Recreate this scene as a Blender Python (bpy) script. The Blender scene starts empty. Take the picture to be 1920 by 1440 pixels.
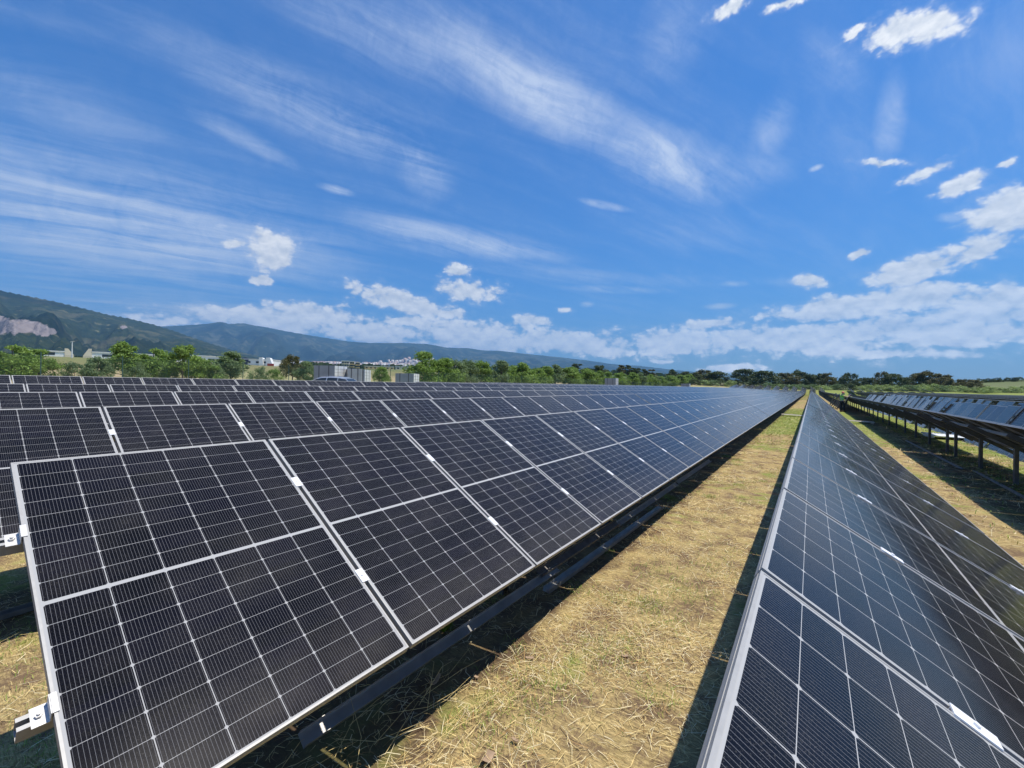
import bpy, math, random
import numpy as np
from mathutils import Vector, Matrix
R_ = math.radians
random.seed(7); rng = np.random.default_rng(7)
sc = bpy.context.scene
col = sc.collection
# ------------------------------------------------------------------ camera
EYE = 1.93
CR = Vector((0.81675, 0.576783, 0.015549)); CU = Vector((-0.01143, -0.010769, 0.999877)); CF = Vector((-0.576879, 0.816827, 0.002203))
FPX = 794.62
cam = bpy.data.cameras.new('camera'); camo = bpy.data.objects.new('camera', cam); col.objects.link(camo)
m = Matrix.Identity(4)
for i in range(3):
    m[i][0] = CR[i]; m[i][1] = CU[i]; m[i][2] = -CF[i]
m[2][3] = EYE
camo.matrix_world = m
cam.sensor_width = 36; cam.lens = FPX / 1920 * 36; cam.clip_start = .05; cam.clip_end = 60000
sc.camera = camo

def ray(u, v):
    return (CF + CR * ((u - 960) / FPX) - CU * ((v - 720) / FPX))
def azel(u, v):
    d = ray(u, v)
    return math.atan2(d.x, d.y), math.atan2(d.z, math.hypot(d.x, d.y))
def at(u, D):
    a = azel(u, 720)[0]
    return math.sin(a) * D, math.cos(a) * D
def zat(u, v, D):
    return EYE + D * math.tan(azel(u, v)[1])

# ------------------------------------------------------------------ node helpers
def nmat(name):
    mt = bpy.data.materials.new(name); mt.use_nodes = True
    nt = mt.node_tree
    return mt, nt, nt.nodes['Principled BSDF']
class G:
    def __init__(s, nt): s.nt = nt
    def n(s, t, **k):
        x = s.nt.nodes.new(t)
        for a, b in k.items(): setattr(x, a, b)
        return x
    def put(s, sock, v):
        if hasattr(v, 'is_linked') or isinstance(v, bpy.types.NodeSocket): s.nt.links.new(v, sock)
        elif v is not None: sock.default_value = v
    def m(s, op, a, b=None, c=None, clamp=False):
        x = s.n('ShaderNodeMath', operation=op, use_clamp=clamp)
        for i, v in enumerate((a, b, c)):
            if v is not None: s.put(x.inputs[i], v)
        return x.outputs[0]
    def mr(s, v, a, b, c=0., d=1., smooth=False):
        x = s.n('ShaderNodeMapRange', interpolation_type='SMOOTHSTEP' if smooth else 'LINEAR')
        s.put(x.inputs[0], v)
        for i, q in enumerate((a, b, c, d)): s.put(x.inputs[i + 1], q)
        return x.outputs[0]
    def mix(s, f, a, b, blend='MIX'):
        x = s.n('ShaderNodeMix', data_type='RGBA', blend_type=blend)
        s.put(x.inputs[0], f); s.put(x.inputs[6], a if not isinstance(a, tuple) else (*a, 1)); s.put(x.inputs[7], b if not isinstance(b, tuple) else (*b, 1))
        return x.outputs[2]
    def noise(s, vec, scale, detail=4, rough=.5, dist=0., out=0):
        x = s.n('ShaderNodeTexNoise'); s.put(x.inputs['Vector'], vec)
        x.inputs['Scale'].default_value = scale; x.inputs['Detail'].default_value = detail
        x.inputs['Roughness'].default_value = rough; x.inputs['Distortion'].default_value = dist
        return x.outputs[out]
    def xyz(s, x, y, z):
        c = s.n('ShaderNodeCombineXYZ')
        s.put(c.inputs[0], x); s.put(c.inputs[1], y); s.put(c.inputs[2], z)
        return c.outputs[0]
    def sep(s, v):
        c = s.n('ShaderNodeSeparateXYZ'); s.put(c.inputs[0], v); return c.outputs
    def map(s, v, loc=(0, 0, 0), rot=(0, 0, 0), scale=(1, 1, 1), typ='POINT'):
        x = s.n('ShaderNodeMapping', vector_type=typ); s.put(x.inputs[0], v)
        x.inputs[1].default_value = loc; x.inputs[2].default_value = rot; x.inputs[3].default_value = scale
        return x.outputs[0]
    def bump(s, h, strength=.3, dist=.02):
        x = s.n('ShaderNodeBump'); x.inputs['Strength'].default_value = strength; x.inputs['Distance'].default_value = dist
        s.put(x.inputs['Height'], h); return x.outputs[0]

# ------------------------------------------------------------------ sun and sky
SUNV = Vector((.32, .20, 1.0)).normalized()
SEL = math.asin(SUNV.z); SAZ = math.atan2(SUNV.x, SUNV.y)
sun = bpy.data.lights.new('sun', 'SUN'); suno = bpy.data.objects.new('sun', sun); col.objects.link(suno)
sun.energy = 5.0; sun.angle = R_(.53); sun.color = (1, .95, .86)
suno.rotation_euler = SUNV.to_track_quat('Z', 'Y').to_euler()
sc.view_settings.view_transform = 'Standard'; sc.view_settings.look = 'None'; sc.view_settings.gamma = 1; sc.view_settings.exposure = 0.16

world = bpy.data.worlds.new('World'); sc.world = world; world.use_nodes = True
wt = world.node_tree; wt.nodes.clear(); g = G(wt)
sky = g.n('ShaderNodeTexSky', sky_type='NISHITA', sun_disc=False)
sky.sun_elevation = SEL; sky.sun_rotation = SAZ; sky.altitude = 60; sky.air_density = 1.35; sky.dust_density = .25; sky.ozone_density = 4.0
tc = g.n('ShaderNodeTexCoord').outputs['Generated']
X, Y, Z = g.sep(tc)
az = g.m('ARCTAN2', X, Y); el = g.m('ARCSINE', Z)
p2 = g.xyz(az, el, 0.)
def ellmask(lst, wmode=False):
    """largest of (1 - r) over ellipses given in picture-measured directions"""
    cur = None
    for e in lst:
        u, v, rx, ry, t = e[:5]; w = e[5] if len(e) > 5 else 1
        if t == 999:      # added clouds out of view, given directly as bearing and height in degrees
            a, b, sx, sy = R_(u), R_(v), R_(rx), R_(ry); a1, b1 = a + 1, b
        else:
            a, b = azel(u, v); c, s_ = math.cos(R_(t)), math.sin(R_(t))
            a1, b1 = azel(u + 10 * c, v + 10 * s_); a2, b2 = azel(u - 10 * s_, v + 10 * c)
            sx = math.hypot(a1 - a, b1 - b) / 10 * rx; sy = math.hypot(a2 - a, b2 - b) / 10 * ry
        q = g.map(p2, (a, b, 0), (0, 0, math.atan2(b1 - b, a1 - a)), (sx, sy, 1), 'TEXTURE')
        L = g.n('ShaderNodeVectorMath', operation='LENGTH'); g.put(L.inputs[0], q)
        if wmode: k = g.mr(L.outputs['Value'], 1., 0., 0., w, True)
        else: k = g.m('SUBTRACT', 1., L.outputs['Value'])
        cur = k if cur is None else g.m('SMOOTH_MAX' if wmode else 'MAXIMUM', cur, k, .1) if wmode else g.m('MAXIMUM', cur, k)
    return cur
# cirrus veils; those given by bearing are added unseen to grey panel reflections
cir = ellmask([(1000,175,380,95,29,.9),(1240,300,230,90,20,1.0),(1400,330,130,60,-5,.45),(760,80,420,110,20,.5),(620,225,430,90,22,.7),(790,310,110,70,42,.8),
    (250,430,800,200,9,.85),(850,452,320,44,9,.9),(200,450,520,44,4,.85),(250,585,560,80,3,.8),(120,200,420,110,18,.3),(1450,230,60,110,5,.5),
    (1670,220,50,120,-14,.6),(1560,110,130,70,42,.38),(1270,60,110,140,15,.45),(1100,520,420,26,4,.36),(1160,543,150,12,2,.75),(1480,530,150,16,3,.3),
    (450,255,190,30,28,.5),(415,424,40,14,8,1.),(630,356,50,12,14,1.),(1135,385,70,12,12,.9),(1530,315,22,8,-20,1.),(1780,408,44,14,0,.9),(1375,532,40,9,0,.8),(1350,574,46,9,-3,.9),(1100,571,20,9,0,.8),(1330,450,300,60,5,.2),(1850,120,260,160,0,.2),(62,20,38,22,999,1.),(95,35,40,25,999,.8),(40,48,40,14,999,.5)], True)
zz = g.m('ADD', g.m('MAXIMUM', Z, .0), .06)
px_ = g.m('DIVIDE', X, zz); py_ = g.m('DIVIDE', Y, zz)
pl = g.map(g.xyz(px_, py_, 0.), (0, 0, 0), (0, 0, R_(20)), (1, 1, 1))      # streak direction along the first rotated axis pair
wpl = g.noise(pl, 1.1, 3, .5, 0., 1)
wad = g.n('ShaderNodeVectorMath', operation='MULTIPLY_ADD'); g.put(wad.inputs[0], wpl); wad.inputs[1].default_value = (.30, .30, 0); g.put(wad.inputs[2], pl)
pls = g.map(wad.outputs[0], (0, 0, 0), (0, 0, 0), (4.0, .62, 1))
n1 = g.noise(pls, 1.3, 10, .68, .3); n2 = g.noise(g.map(pl, (3, 1, 0), (0, 0, .1), (1.4, .5, 1)), 1.2, 4, .5, .6)
n3 = g.noise(p2, 26, 7, .7, .8)
cd = g.m('ADD', g.m('MULTIPLY', n1, .75), g.m('ADD', g.m('MULTIPLY', n2, .45), g.m('MULTIPLY', n3, .22)))
ca = g.m('MULTIPLY', cir, g.mr(cd, .49, .92, .0, 1.05, True))
ca = g.m('ADD', ca, g.m('MULTIPLY', g.mr(cd, .70, 1., 0, .12, True), g.mr(Z, .02, .3)))
ca = g.m('MINIMUM', ca, .8)
# cumulus; bearing-given ones are unseen extras that whiten the right row's reflection
wn_ = g.noise(p2, 21, 6, .62, 0., 1)
wv = g.n('ShaderNodeVectorMath', operation='MULTIPLY_ADD'); g.put(wv.inputs[0], wn_); wv.inputs[1].default_value = (.034, .022, 0); wv.inputs[2].default_value = (-.017, -.011, 0)
wa = g.n('ShaderNodeVectorMath', operation='ADD'); g.put(wa.inputs[0], p2); g.put(wa.inputs[1], wv.outputs[0]); p2_plain = p2; p2 = wa.outputs[0]
cum = ellmask([(507,464,47,40,10),(518,486,32,22,0),(490,524,24,10,0,),(438,455,24,11,0),(600,596,110,22,3),(1560,585,150,22,-4),(1850,590,160,24,0),(885,547,62,24,2),(862,508,22,11,0),(770,572,105,24,12),(830,585,60,12,10),
    (600,586,95,22,3),(440,592,80,20,2),(520,608,210,24,3),(700,622,170,22,4),(760,602,60,14,0),(330,603,26,9,0),(290,606,40,8,3),(900,628,180,30,4),(860,650,170,16,2),(985,608,26,12,12),(1062,581,17,8,10),
    (1060,640,190,26,4),(1120,658,120,14,2),(1250,645,120,30,0),(1330,608,60,12,0),(1240,678,26,5,0),(1000,600,40,10,10),(1370,690,60,8,0),(1480,640,260,34,2),(1640,620,260,28,-2),(1600,660,220,12,2),(1518,529,34,15,5),
    (1600,570,170,20,-5),(1720,555,150,26,-4),(1850,565,150,34,-3),(1900,620,150,28,0),(1720,505,130,26,-12),(1830,470,110,34,-22),(1890,400,90,50,-25),(1800,350,60,16,-22),(1735,322,55,13,-22),(1660,305,55,9,4),(1610,478,28,9,-25),
    (1700,55,110,34,-14),(1740,45,70,30,0),(1600,60,30,10,-35),(1370,15,45,14,-30),(1475,8,45,9,-20),(1890,305,26,9,-20),(1750,640,150,14,0),(1150,700,90,5,0),(42,7,22,3.5,999),(80,9,26,5,999),(58,15,14,4,999)])
p2 = p2_plain
def cumnoise(off, d=2.):
    q = g.map(p2, (0, off, 0), (0, 0, 0), (1, 1.5, 1))
    wq = g.noise(q, 34, 2, .5, 0., 1)
    ad = g.n('ShaderNodeVectorMath', operation='MULTIPLY_ADD'); g.put(ad.inputs[0], wq); ad.inputs[1].default_value = (.020, .020, 0); g.put(ad.inputs[2], q)
    vo = g.n('ShaderNodeTexVoronoi', feature='F1', normalize=True, voronoi_dimensions='2D'); g.put(vo.inputs['Vector'], ad.outputs[0]); vo.inputs['Scale'].default_value = 34; vo.inputs['Detail'].default_value = d; vo.inputs['Roughness'].default_value = .55
    b = g.noise(q, 11, 5, .55)
    return g.m('ADD', g.m('MULTIPLY', g.m('SUBTRACT', .55, vo.outputs['Distance']), .66), g.m('MULTIPLY', b, 1.0))
c0 = cumnoise(0.); c1 = cumnoise(.020)
dens = g.m('ADD', g.m('MULTIPLY', g.m('MAXIMUM', cum, -1.5), .50), g.m('SUBTRACT', c0, .70))
al = g.m('ADD', g.m('MULTIPLY', g.mr(dens, -.06, .20, 0, 1, True), .86), g.m('MULTIPLY', g.mr(dens, -.24, .10, 0, 1, True), .14))
shade = g.m('ADD', g.m('MULTIPLY', g.m('SUBTRACT', c0, c1), 1.5), .72, clamp=True)
ccol = g.mix(shade, (.46, .54, .66), (1.12, 1.11, 1.09))
al = g.m('MULTIPLY', al, g.mr(el, .0, .04, .75, .98))
skyc = g.mix(1., sky.outputs[0], g.mix(g.mr(el, .0, .22, 0, 1, True), (.45, .70, 1.10), (.205, .595, 1.09)), 'MULTIPLY')
b1 = g.n('ShaderNodeBackground'); g.put(b1.inputs[0], skyc); b1.inputs[1].default_value = .108
b2 = g.n('ShaderNodeBackground'); b2.inputs[0].default_value = (.78, .86, 1, 1); b2.inputs[1].default_value = .86
b3 = g.n('ShaderNodeBackground'); g.put(b3.inputs[0], ccol); g.put(b3.inputs[1], g.mr(el, .01, .22, 1.34, .86, True))
ms = g.n('ShaderNodeMixShader'); g.put(ms.inputs[0], ca); g.put(ms.inputs[1], b1.outputs[0]); g.put(ms.inputs[2], b2.outputs[0])
ms2 = g.n('ShaderNodeMixShader'); g.put(ms2.inputs[0], al); g.put(ms2.inputs[1], ms.outputs[0]); g.put(ms2.inputs[2], b3.outputs[0])
wo = g.n('ShaderNodeOutputWorld'); g.put(wo.inputs[0], ms2.outputs[0])
try: world.cycles.sampling_method = 'MANUAL'; world.cycles.sample_map_resolution = 512
except Exception: pass

# ------------------------------------------------------------------ mesh builder
class MB:
    def __init__(s): s.v = []; s.f = []; s.m = []; s.uv = []
    def poly(s, pts, mi=0, uv=None):
        k = len(s.v); s.v += [tuple(p) for p in pts]; s.f.append(tuple(range(k, k + len(pts)))); s.m.append(mi)
        s.uv += (uv if uv else [(0, 0)] * len(pts))
    def box(s, a, b, mi=0, M=None, faces='all'):
        x0, y0, z0 = a; x1, y1, z1 = b
        c = [(x0,y0,z0),(x1,y0,z0),(x1,y1,z0),(x0,y1,z0),(x0,y0,z1),(x1,y0,z1),(x1,y1,z1),(x0,y1,z1)]
        if M is not None: c = [tuple(M @ Vector(p)) for p in c]
        k = len(s.v); s.v += c
        for q in ((3,2,1,0),(4,5,6,7),(0,1,5,4),(1,2,6,5),(2,3,7,6),(3,0,4,7)):
            s.f.append(tuple(k + i for i in q)); s.m.append(mi); s.uv += [(0, 0)] * 4
    def tube(s, pts, rad, n=8, mi=0, cap=True):
        pts = [Vector(p) for p in pts]
        if not isinstance(rad, (list, tuple)): rad = [rad] * len(pts)
        rings = []
        for i, p in enumerate(pts):
            d = (pts[min(i + 1, len(pts) - 1)] - pts[max(i - 1, 0)]).normalized()
            a = d.cross(Vector((0, 0, 1)) if abs(d.z) < .95 else Vector((1, 0, 0))).normalized(); b = d.cross(a)
            k = len(s.v); rings.append(k)
            for j in range(n):
                t = 2 * math.pi * j / n; s.v.append(tuple(p + (a * math.cos(t) + b * math.sin(t)) * rad[i]))
        for i in range(len(pts) - 1):
            for j in range(n):
                s.f.append((rings[i] + j, rings[i] + (j + 1) % n, rings[i + 1] + (j + 1) % n, rings[i + 1] + j)); s.m.append(mi); s.uv += [(0, 0)] * 4
        if cap:
            for r_, rev in ((rings[0], 0), (rings[-1], 1)):
                q = tuple(r_ + j for j in range(n)); s.f.append(q if rev else q[::-1]); s.m.append(mi); s.uv += [(0, 0)] * n
    def prof(s, pr, y0, y1, mi=0, M=None):
        """closed profile in x,z extruded along y"""
        k = len(s.v); n = len(pr)
        P = [(x, y0, z) for x, z in pr] + [(x, y1, z) for x, z in pr]
        if M is not None: P = [tuple(M @ Vector(p)) for p in P]
        s.v += P
        for j in range(n):
            s.f.append((k + j, k + (j + 1) % n, k + n + (j + 1) % n, k + n + j)); s.m.append(mi); s.uv += [(0, 0)] * 4
        s.f.append(tuple(k + j for j in range(n))[::-1]); s.f.append(tuple(k + n + j for j in range(n)))
        s.m += [mi, mi]; s.uv += [(0, 0)] * (2 * n)
    def mesh(s, name, mats, smooth=False):
        me = bpy.data.meshes.new(name); me.from_pydata(s.v, [], s.f)
        for mt in (mats if isinstance(mats, (list, tuple)) else [mats]): me.materials.append(mt)
        me.polygons.foreach_set('material_index', s.m)
        ul = me.uv_layers.new(name='UVMap'); ul.data.foreach_set('uv', np.array(s.uv, dtype=np.float32).ravel())
        if smooth: me.polygons.foreach_set('use_smooth', [True] * len(me.polygons))
        me.update(); return me
def link(name, me, parent=None, loc=(0, 0, 0), rot=(0, 0, 0), scale=None):
    o = bpy.data.objects.new(name, me); col.objects.link(o); o.location = loc; o.rotation_euler = rot
    if scale: o.scale = scale
    if parent: o.parent = parent
    return o
def tag(o, label, cat, group=None):
    o['label'] = label; o['category'] = cat
    if group: o['group'] = group
    return o
def empty(name, loc, rz=0., rx=0.):
    o = bpy.data.objects.new(name, None); col.objects.link(o); o.location = loc; o.rotation_euler = (rx, 0, rz); o.empty_display_size = .2
    return o
def rawmesh(name, V, F, mats, mi=None, nper=3, smooth=False):
    me = bpy.data.meshes.new(name); nv = len(V); nf = len(F)
    me.vertices.add(nv); me.vertices.foreach_set('co', np.asarray(V, dtype=np.float32).ravel())
    me.loops.add(nf * nper); me.loops.foreach_set('vertex_index', np.asarray(F, dtype=np.int32).ravel())
    me.polygons.add(nf); me.polygons.foreach_set('loop_start', np.arange(0, nf * nper, nper, dtype=np.int32))
    for mt in (mats if isinstance(mats, (list, tuple)) else [mats]): me.materials.append(mt)
    if mi is not None: me.polygons.foreach_set('material_index', np.asarray(mi, dtype=np.int32))
    if smooth: me.polygons.foreach_set('use_smooth', [True] * nf)
    me.update(calc_edges=True); return me
ORD = ['first','second','third','fourth','fifth','sixth','seventh','eighth','ninth','tenth','eleventh','twelfth','thirteenth','fourteenth','fifteenth','sixteenth','seventeenth','eighteenth','nineteenth','twentieth']
TENS = {2: 'twenty', 3: 'thirty', 4: 'forty', 5: 'fifty'}
def ordw(i):
    if i < 20: return ORD[i]
    t, u = divmod(i + 1, 10)
    return ({2: 'twentieth', 3: 'thirtieth', 4: 'fortieth', 5: 'fiftieth'}[t]) if u == 0 else TENS[t] + '-' + ORD[u - 1]

# ------------------------------------------------------------------ materials
def simple(name, c, rough=.6, metal=0., nscale=None, namt=.25, bump=0., spec=.5):
    mt, nt, b = nmat(name); q = G(nt)
    b.inputs['Roughness'].default_value = rough; b.inputs['Metallic'].default_value = metal; b.inputs['Specular IOR Level'].default_value = spec
    if nscale:
        t = q.n('ShaderNodeTexCoord').outputs['Object']; n = q.noise(t, nscale, 6, .6)
        q.put(b.inputs['Base Color'], q.mix(q.mr(n, .3, .7), tuple(x * (1 - namt) for x in c), tuple(min(1, x * (1 + namt)) for x in c)))
        if bump: q.put(b.inputs['Normal'], q.bump(n, bump, .01))
    else: b.inputs['Base Color'].default_value = (*c, 1)
    return mt
M = {}
M['alu'] = simple('anodised_aluminium', (.40, .385, .36), .5, .2, 30, .08)
M['alu_end'] = simple('dull_clamp_metal', (.62, .60, .57), .5, .2, 60, .1)
M['alu_clamp'] = simple('bright_clamp_metal', (.93, .92, .90), .35, .1, 60, .04)
M['galv'] = simple('galvanised_steel', (.30, .33, .37), .48, .55, 9, .22)
M['galv_dull'] = simple('dull_galvanised_steel', (.13, .13, .135), .6, .4, 7, .25)
M['black'] = simple('black_rubber', (.015, .015, .016), .6)
M['rust_tan'] = simple('cardboard', (.42, .29, .18), .9, 0, 12, .25)
M['bark'] = simple('bark', (.13, .095, .065), .9, 0, 3, .4, .5)
M['white'] = simple('white_paint', (.82, .82, .80), .5, 0, .3, .06)
M['cream'] = simple('cream_wall', (.62, .56, .43), .8, 0, .4, .1)
M['yellow'] = simple('yellow_plaster', (.68, .50, .22), .8, 0, .3, .1)
M['darkwin'] = simple('dark_window', (.03, .04, .05), .2)
M['fence'] = simple('green_fence_paint', (.035, .085, .07), .5)
M['lightgrey'] = simple('packed_panel_edges', (.70, .71, .70), .5, .2, 2, .12)
M['midgrey'] = simple('packed_panel_face', (.27, .29, .31), .45, .1, 1, .15)
M['strap'] = simple('strap', (.04, .04, .05), .5)
M['wood'] = simple('pallet_wood', (.42, .32, .2), .85, 0, 6, .25)

def panelmat():
    mt, nt, b = nmat('solar_cells_under_glass'); q = G(nt)
    uvn = q.n('ShaderNodeUVMap'); uvn.uv_map = 'UVMap'
    u, s, _ = q.sep(uvn.outputs[0])
    uu = q.m('SUBTRACT', u, .0165); cu = q.m('DIVIDE', uu, .1835)
    fu = q.m('FRACT', cu); du = q.m('MULTIPLY', q.m('SUBTRACT', .5, q.m('ABSOLUTE', q.m('SUBTRACT', fu, .5))), .1835)
    sm = q.m('SUBTRACT', q.m('ABSOLUTE', q.m('SUBTRACT', s, .861)), .008)
    cr = q.m('DIVIDE', sm, .0932); fr = q.m('FRACT', cr); dr = q.m('MULTIPLY', q.m('SUBTRACT', .5, q.m('ABSOLUTE', q.m('SUBTRACT', fr, .5))), .0932)
    lu = q.m('LESS_THAN', du, .0015); lr = q.m('LESS_THAN', dr, .0008)
    dm = q.m('LESS_THAN', q.m('ADD', du, dr), .0078)
    band = q.m('LESS_THAN', sm, .0)
    out = q.m('MAXIMUM', q.m('LESS_THAN', uu, .001), q.m('GREATER_THAN', uu, 1.100))
    out = q.m('MAXIMUM', out, q.m('GREATER_THAN', sm, .838))
    white = q.m('MAXIMUM', q.m('MAXIMUM', lu, lr), q.m('MAXIMUM', dm, q.m('MAXIMUM', band, out)))
    wires = q.m('LESS_THAN', q.m('ABSOLUTE', q.m('SUBTRACT', q.m('FRACT', q.m('MULTIPLY', cu, 16.)), .5)), .043)
    cell = q.xyz(q.m('FLOOR', cu), q.m('FLOOR', q.m('DIVIDE', s, .0932)), 0.)
    oi = q.n('ShaderNodeObjectInfo')
    wn = q.n('ShaderNodeTexWhiteNoise', noise_dimensions='4D'); q.put(wn.inputs['Vector'], cell); q.put(wn.inputs['W'], q.m('MULTIPLY', oi.outputs['Random'], 37.))
    base = q.mix(wn.outputs[0], (.0042, .0038, .0040), (.0055, .0048, .0080))
    obj = q.n('ShaderNodeTexCoord').outputs['Object']
    dust = q.noise(obj, 420, 2, .6); dust2 = q.noise(obj, 2.2, 5, .6)
    base = q.mix(q.m('MULTIPLY', q.mr(dust, .56, .75), q.mr(dust2, .35, .75, .04, .38)), base, (.35, .32, .27))
    film = q.m('MULTIPLY', q.mr(s, 1.30, 1.72, .0, .05, True), q.mr(dust2, .3, .7, .5, 1.2))
    base = q.mix(q.m('ADD', film, q.mr(dust2, .45, .8, 0, .03)), base, (.36, .31, .25))
    base = q.mix(q.m('MULTIPLY', wires, .8), base, (.19, .185, .19))
    base = q.mix(white, base, (.42, .41, .39))
    q.put(b.inputs['Base Color'], base)
    b.inputs['Roughness'].default_value = .09
    q.put(b.inputs['Roughness'], q.mr(dust2, .3, .75, .10, .20))
    b.inputs['IOR'].default_value = 1.5; b.inputs['Specular IOR Level'].default_value = .15
    return mt
M['cells'] = panelmat()
def backmat():
    mt, nt, b = nmat('panel_underside'); b.inputs['Base Color'].default_value = (.03, .032, .038, 1); b.inputs['Roughness'].default_value = .6; b.inputs['Specular IOR Level'].default_value = .2
    return mt
M['back'] = backmat()

# ------------------------------------------------------------------ panels and tables
PW, PL, PP = 1.134, 1.722, 1.156
TILT = R_(30.59)
def add_panel(mb, y=0., mc=0, mk=1, mf=2, glass=True, frame=True, h=.035, M_=None):
    def T(p): return tuple(M_ @ Vector(p)) if M_ is not None else p
    if glass:
        z = -.0012; a = .0065
        pts = [(a, y + a, z), (PL - a, y + a, z), (PL - a, y + PW - a, z), (a, y + PW - a, z)]
        mb.poly([T(p) for p in pts], mc, [(p[1] - y, p[0]) for p in pts])
        z = -.007; mb.poly([T((p[0], p[1], z)) for p in pts][::-1], mk)
    if frame:
        w = .0082
        for (a, b) in (((0, y, -h), (w, y + PW, 0)), ((PL - w, y, -h), (PL, y + PW, 0)), ((w, y, -h), (PL - w, y + w, 0)), ((w, y + PW - w, -h), (PL - w, y + PW, 0))):
            mb.box(a, b, mf, M_)
        for xa in (0, PL - w):   # groove lip on the long outer sides
            mb.box((xa - .0012 if xa == 0 else PL - .0003, y + .002, -.016), (xa if xa == 0 else PL + .0012, y + PW - .002, -.012), mf, M_)
mb = MB(); add_panel(mb, frame=False); ME_GLASS = mb.mesh('panel_glass', [M['cells'], M['back']])
mb = MB(); add_panel(mb, glass=False, mf=0); ME_FRAME = mb.mesh('panel_frame', [M['alu']])
mb = MB(); add_panel(mb); ME_PANEL = mb.mesh('panel_whole', [M['cells'], M['back'], M['alu']])
# clamp between two panels (centred on the gap), and end clamp
mb = MB()
mb.box((-.042, -.021, .0005), (.042, .021, .0042)); mb.box((-.042, -.0085, -.03), (.042, -.0065, .0005)); mb.box((-.042, .0065, -.03), (.042, .0085, .0005))
mb.tube([(0, 0, .0042), (0, 0, .010)], .0075, 6); mb.box((-.0415, -.021, -.003), (-.0295, -.0095, .0005)); 
ME_CLAMP = mb.mesh('clamp', [M['alu_clamp']])
mb = MB()
mb.box((-.034, -.004, .0005), (.034, .012, .004)); mb.box((-.034, -.0065, -.036), (.034, -.003, .004)); mb.box((-.034, -.046, -.040), (.034, -.0065, -.036))
mb.tube([(0, -.028, -.036), (0, -.028, -.027)], .010, 6); mb.tube([(0, -.028, -.027), (0, -.028, -.020)], .005, 6)
ME_ENDCLAMP = mb.mesh('end_clamp', [M['alu_end']])
RS = (.465, 1.263)      # rail positions down the slope
def rail_profile(cx, zt, w=.045, h=.06, t=.004):
    return [(cx - w/2, zt - h), (cx + w/2, zt - h), (cx + w/2, zt), (cx + w/2 - .014, zt), (cx + w/2 - .014, zt - t), (cx + w/2 - t, zt - t), (cx + w/2 - t, zt - h + t),
            (cx - w/2 + t, zt - h + t), (cx - w/2 + t, zt - t), (cx - w/2 + .014, zt - t), (cx - w/2 + .014, zt), (cx - w/2, zt)]
RAILM = {}
def rail_mesh(n, ext0=.12, mat='alu'):
    k = (n, ext0, mat)
    if k not in RAILM:
        mb = MB(); mb.prof(rail_profile(0, -.0365), -ext0, n * PP + .05); RAILM[k] = mb.mesh('rail', [M[mat]])
    return RAILM[k]
RT = Matrix.Rotation(TILT, 4, 'Y')
mb = MB(); mb.box((.12, -.025, -.18), (PL - .12, -.021, -.098)); mb.box((.12, -.021, -.102), (PL - .12, .025, -.098)); mb.box((.12, -.021, -.18), (PL - .12, .025, -.176)); ME_RAFT = mb.mesh('rafter', [M['galv_dull']])
POSTM = {}
def post_mesh(h):
    k = round(h, 2)
    if k not in POSTM:
        mb = MB()   # cold formed C section
        mb.box((-.03, -.05, -.3), (-.026, .05, h)); mb.box((-.026, -.05, -.3), (.03, -.046, h)); mb.box((-.026, .046, -.3), (.03, .05, h)); mb.box((.026, -.046, -.3), (.03, -.03, h)); mb.box((.026, .03, -.3), (.03, .046, h))
        POSTM[k] = mb.mesh('post', [M['galv_dull']])
    return POSTM[k]
def tprof(y):
    return 0. if y < 188 else (y - 188) * .07
GROUNDED = []
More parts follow.
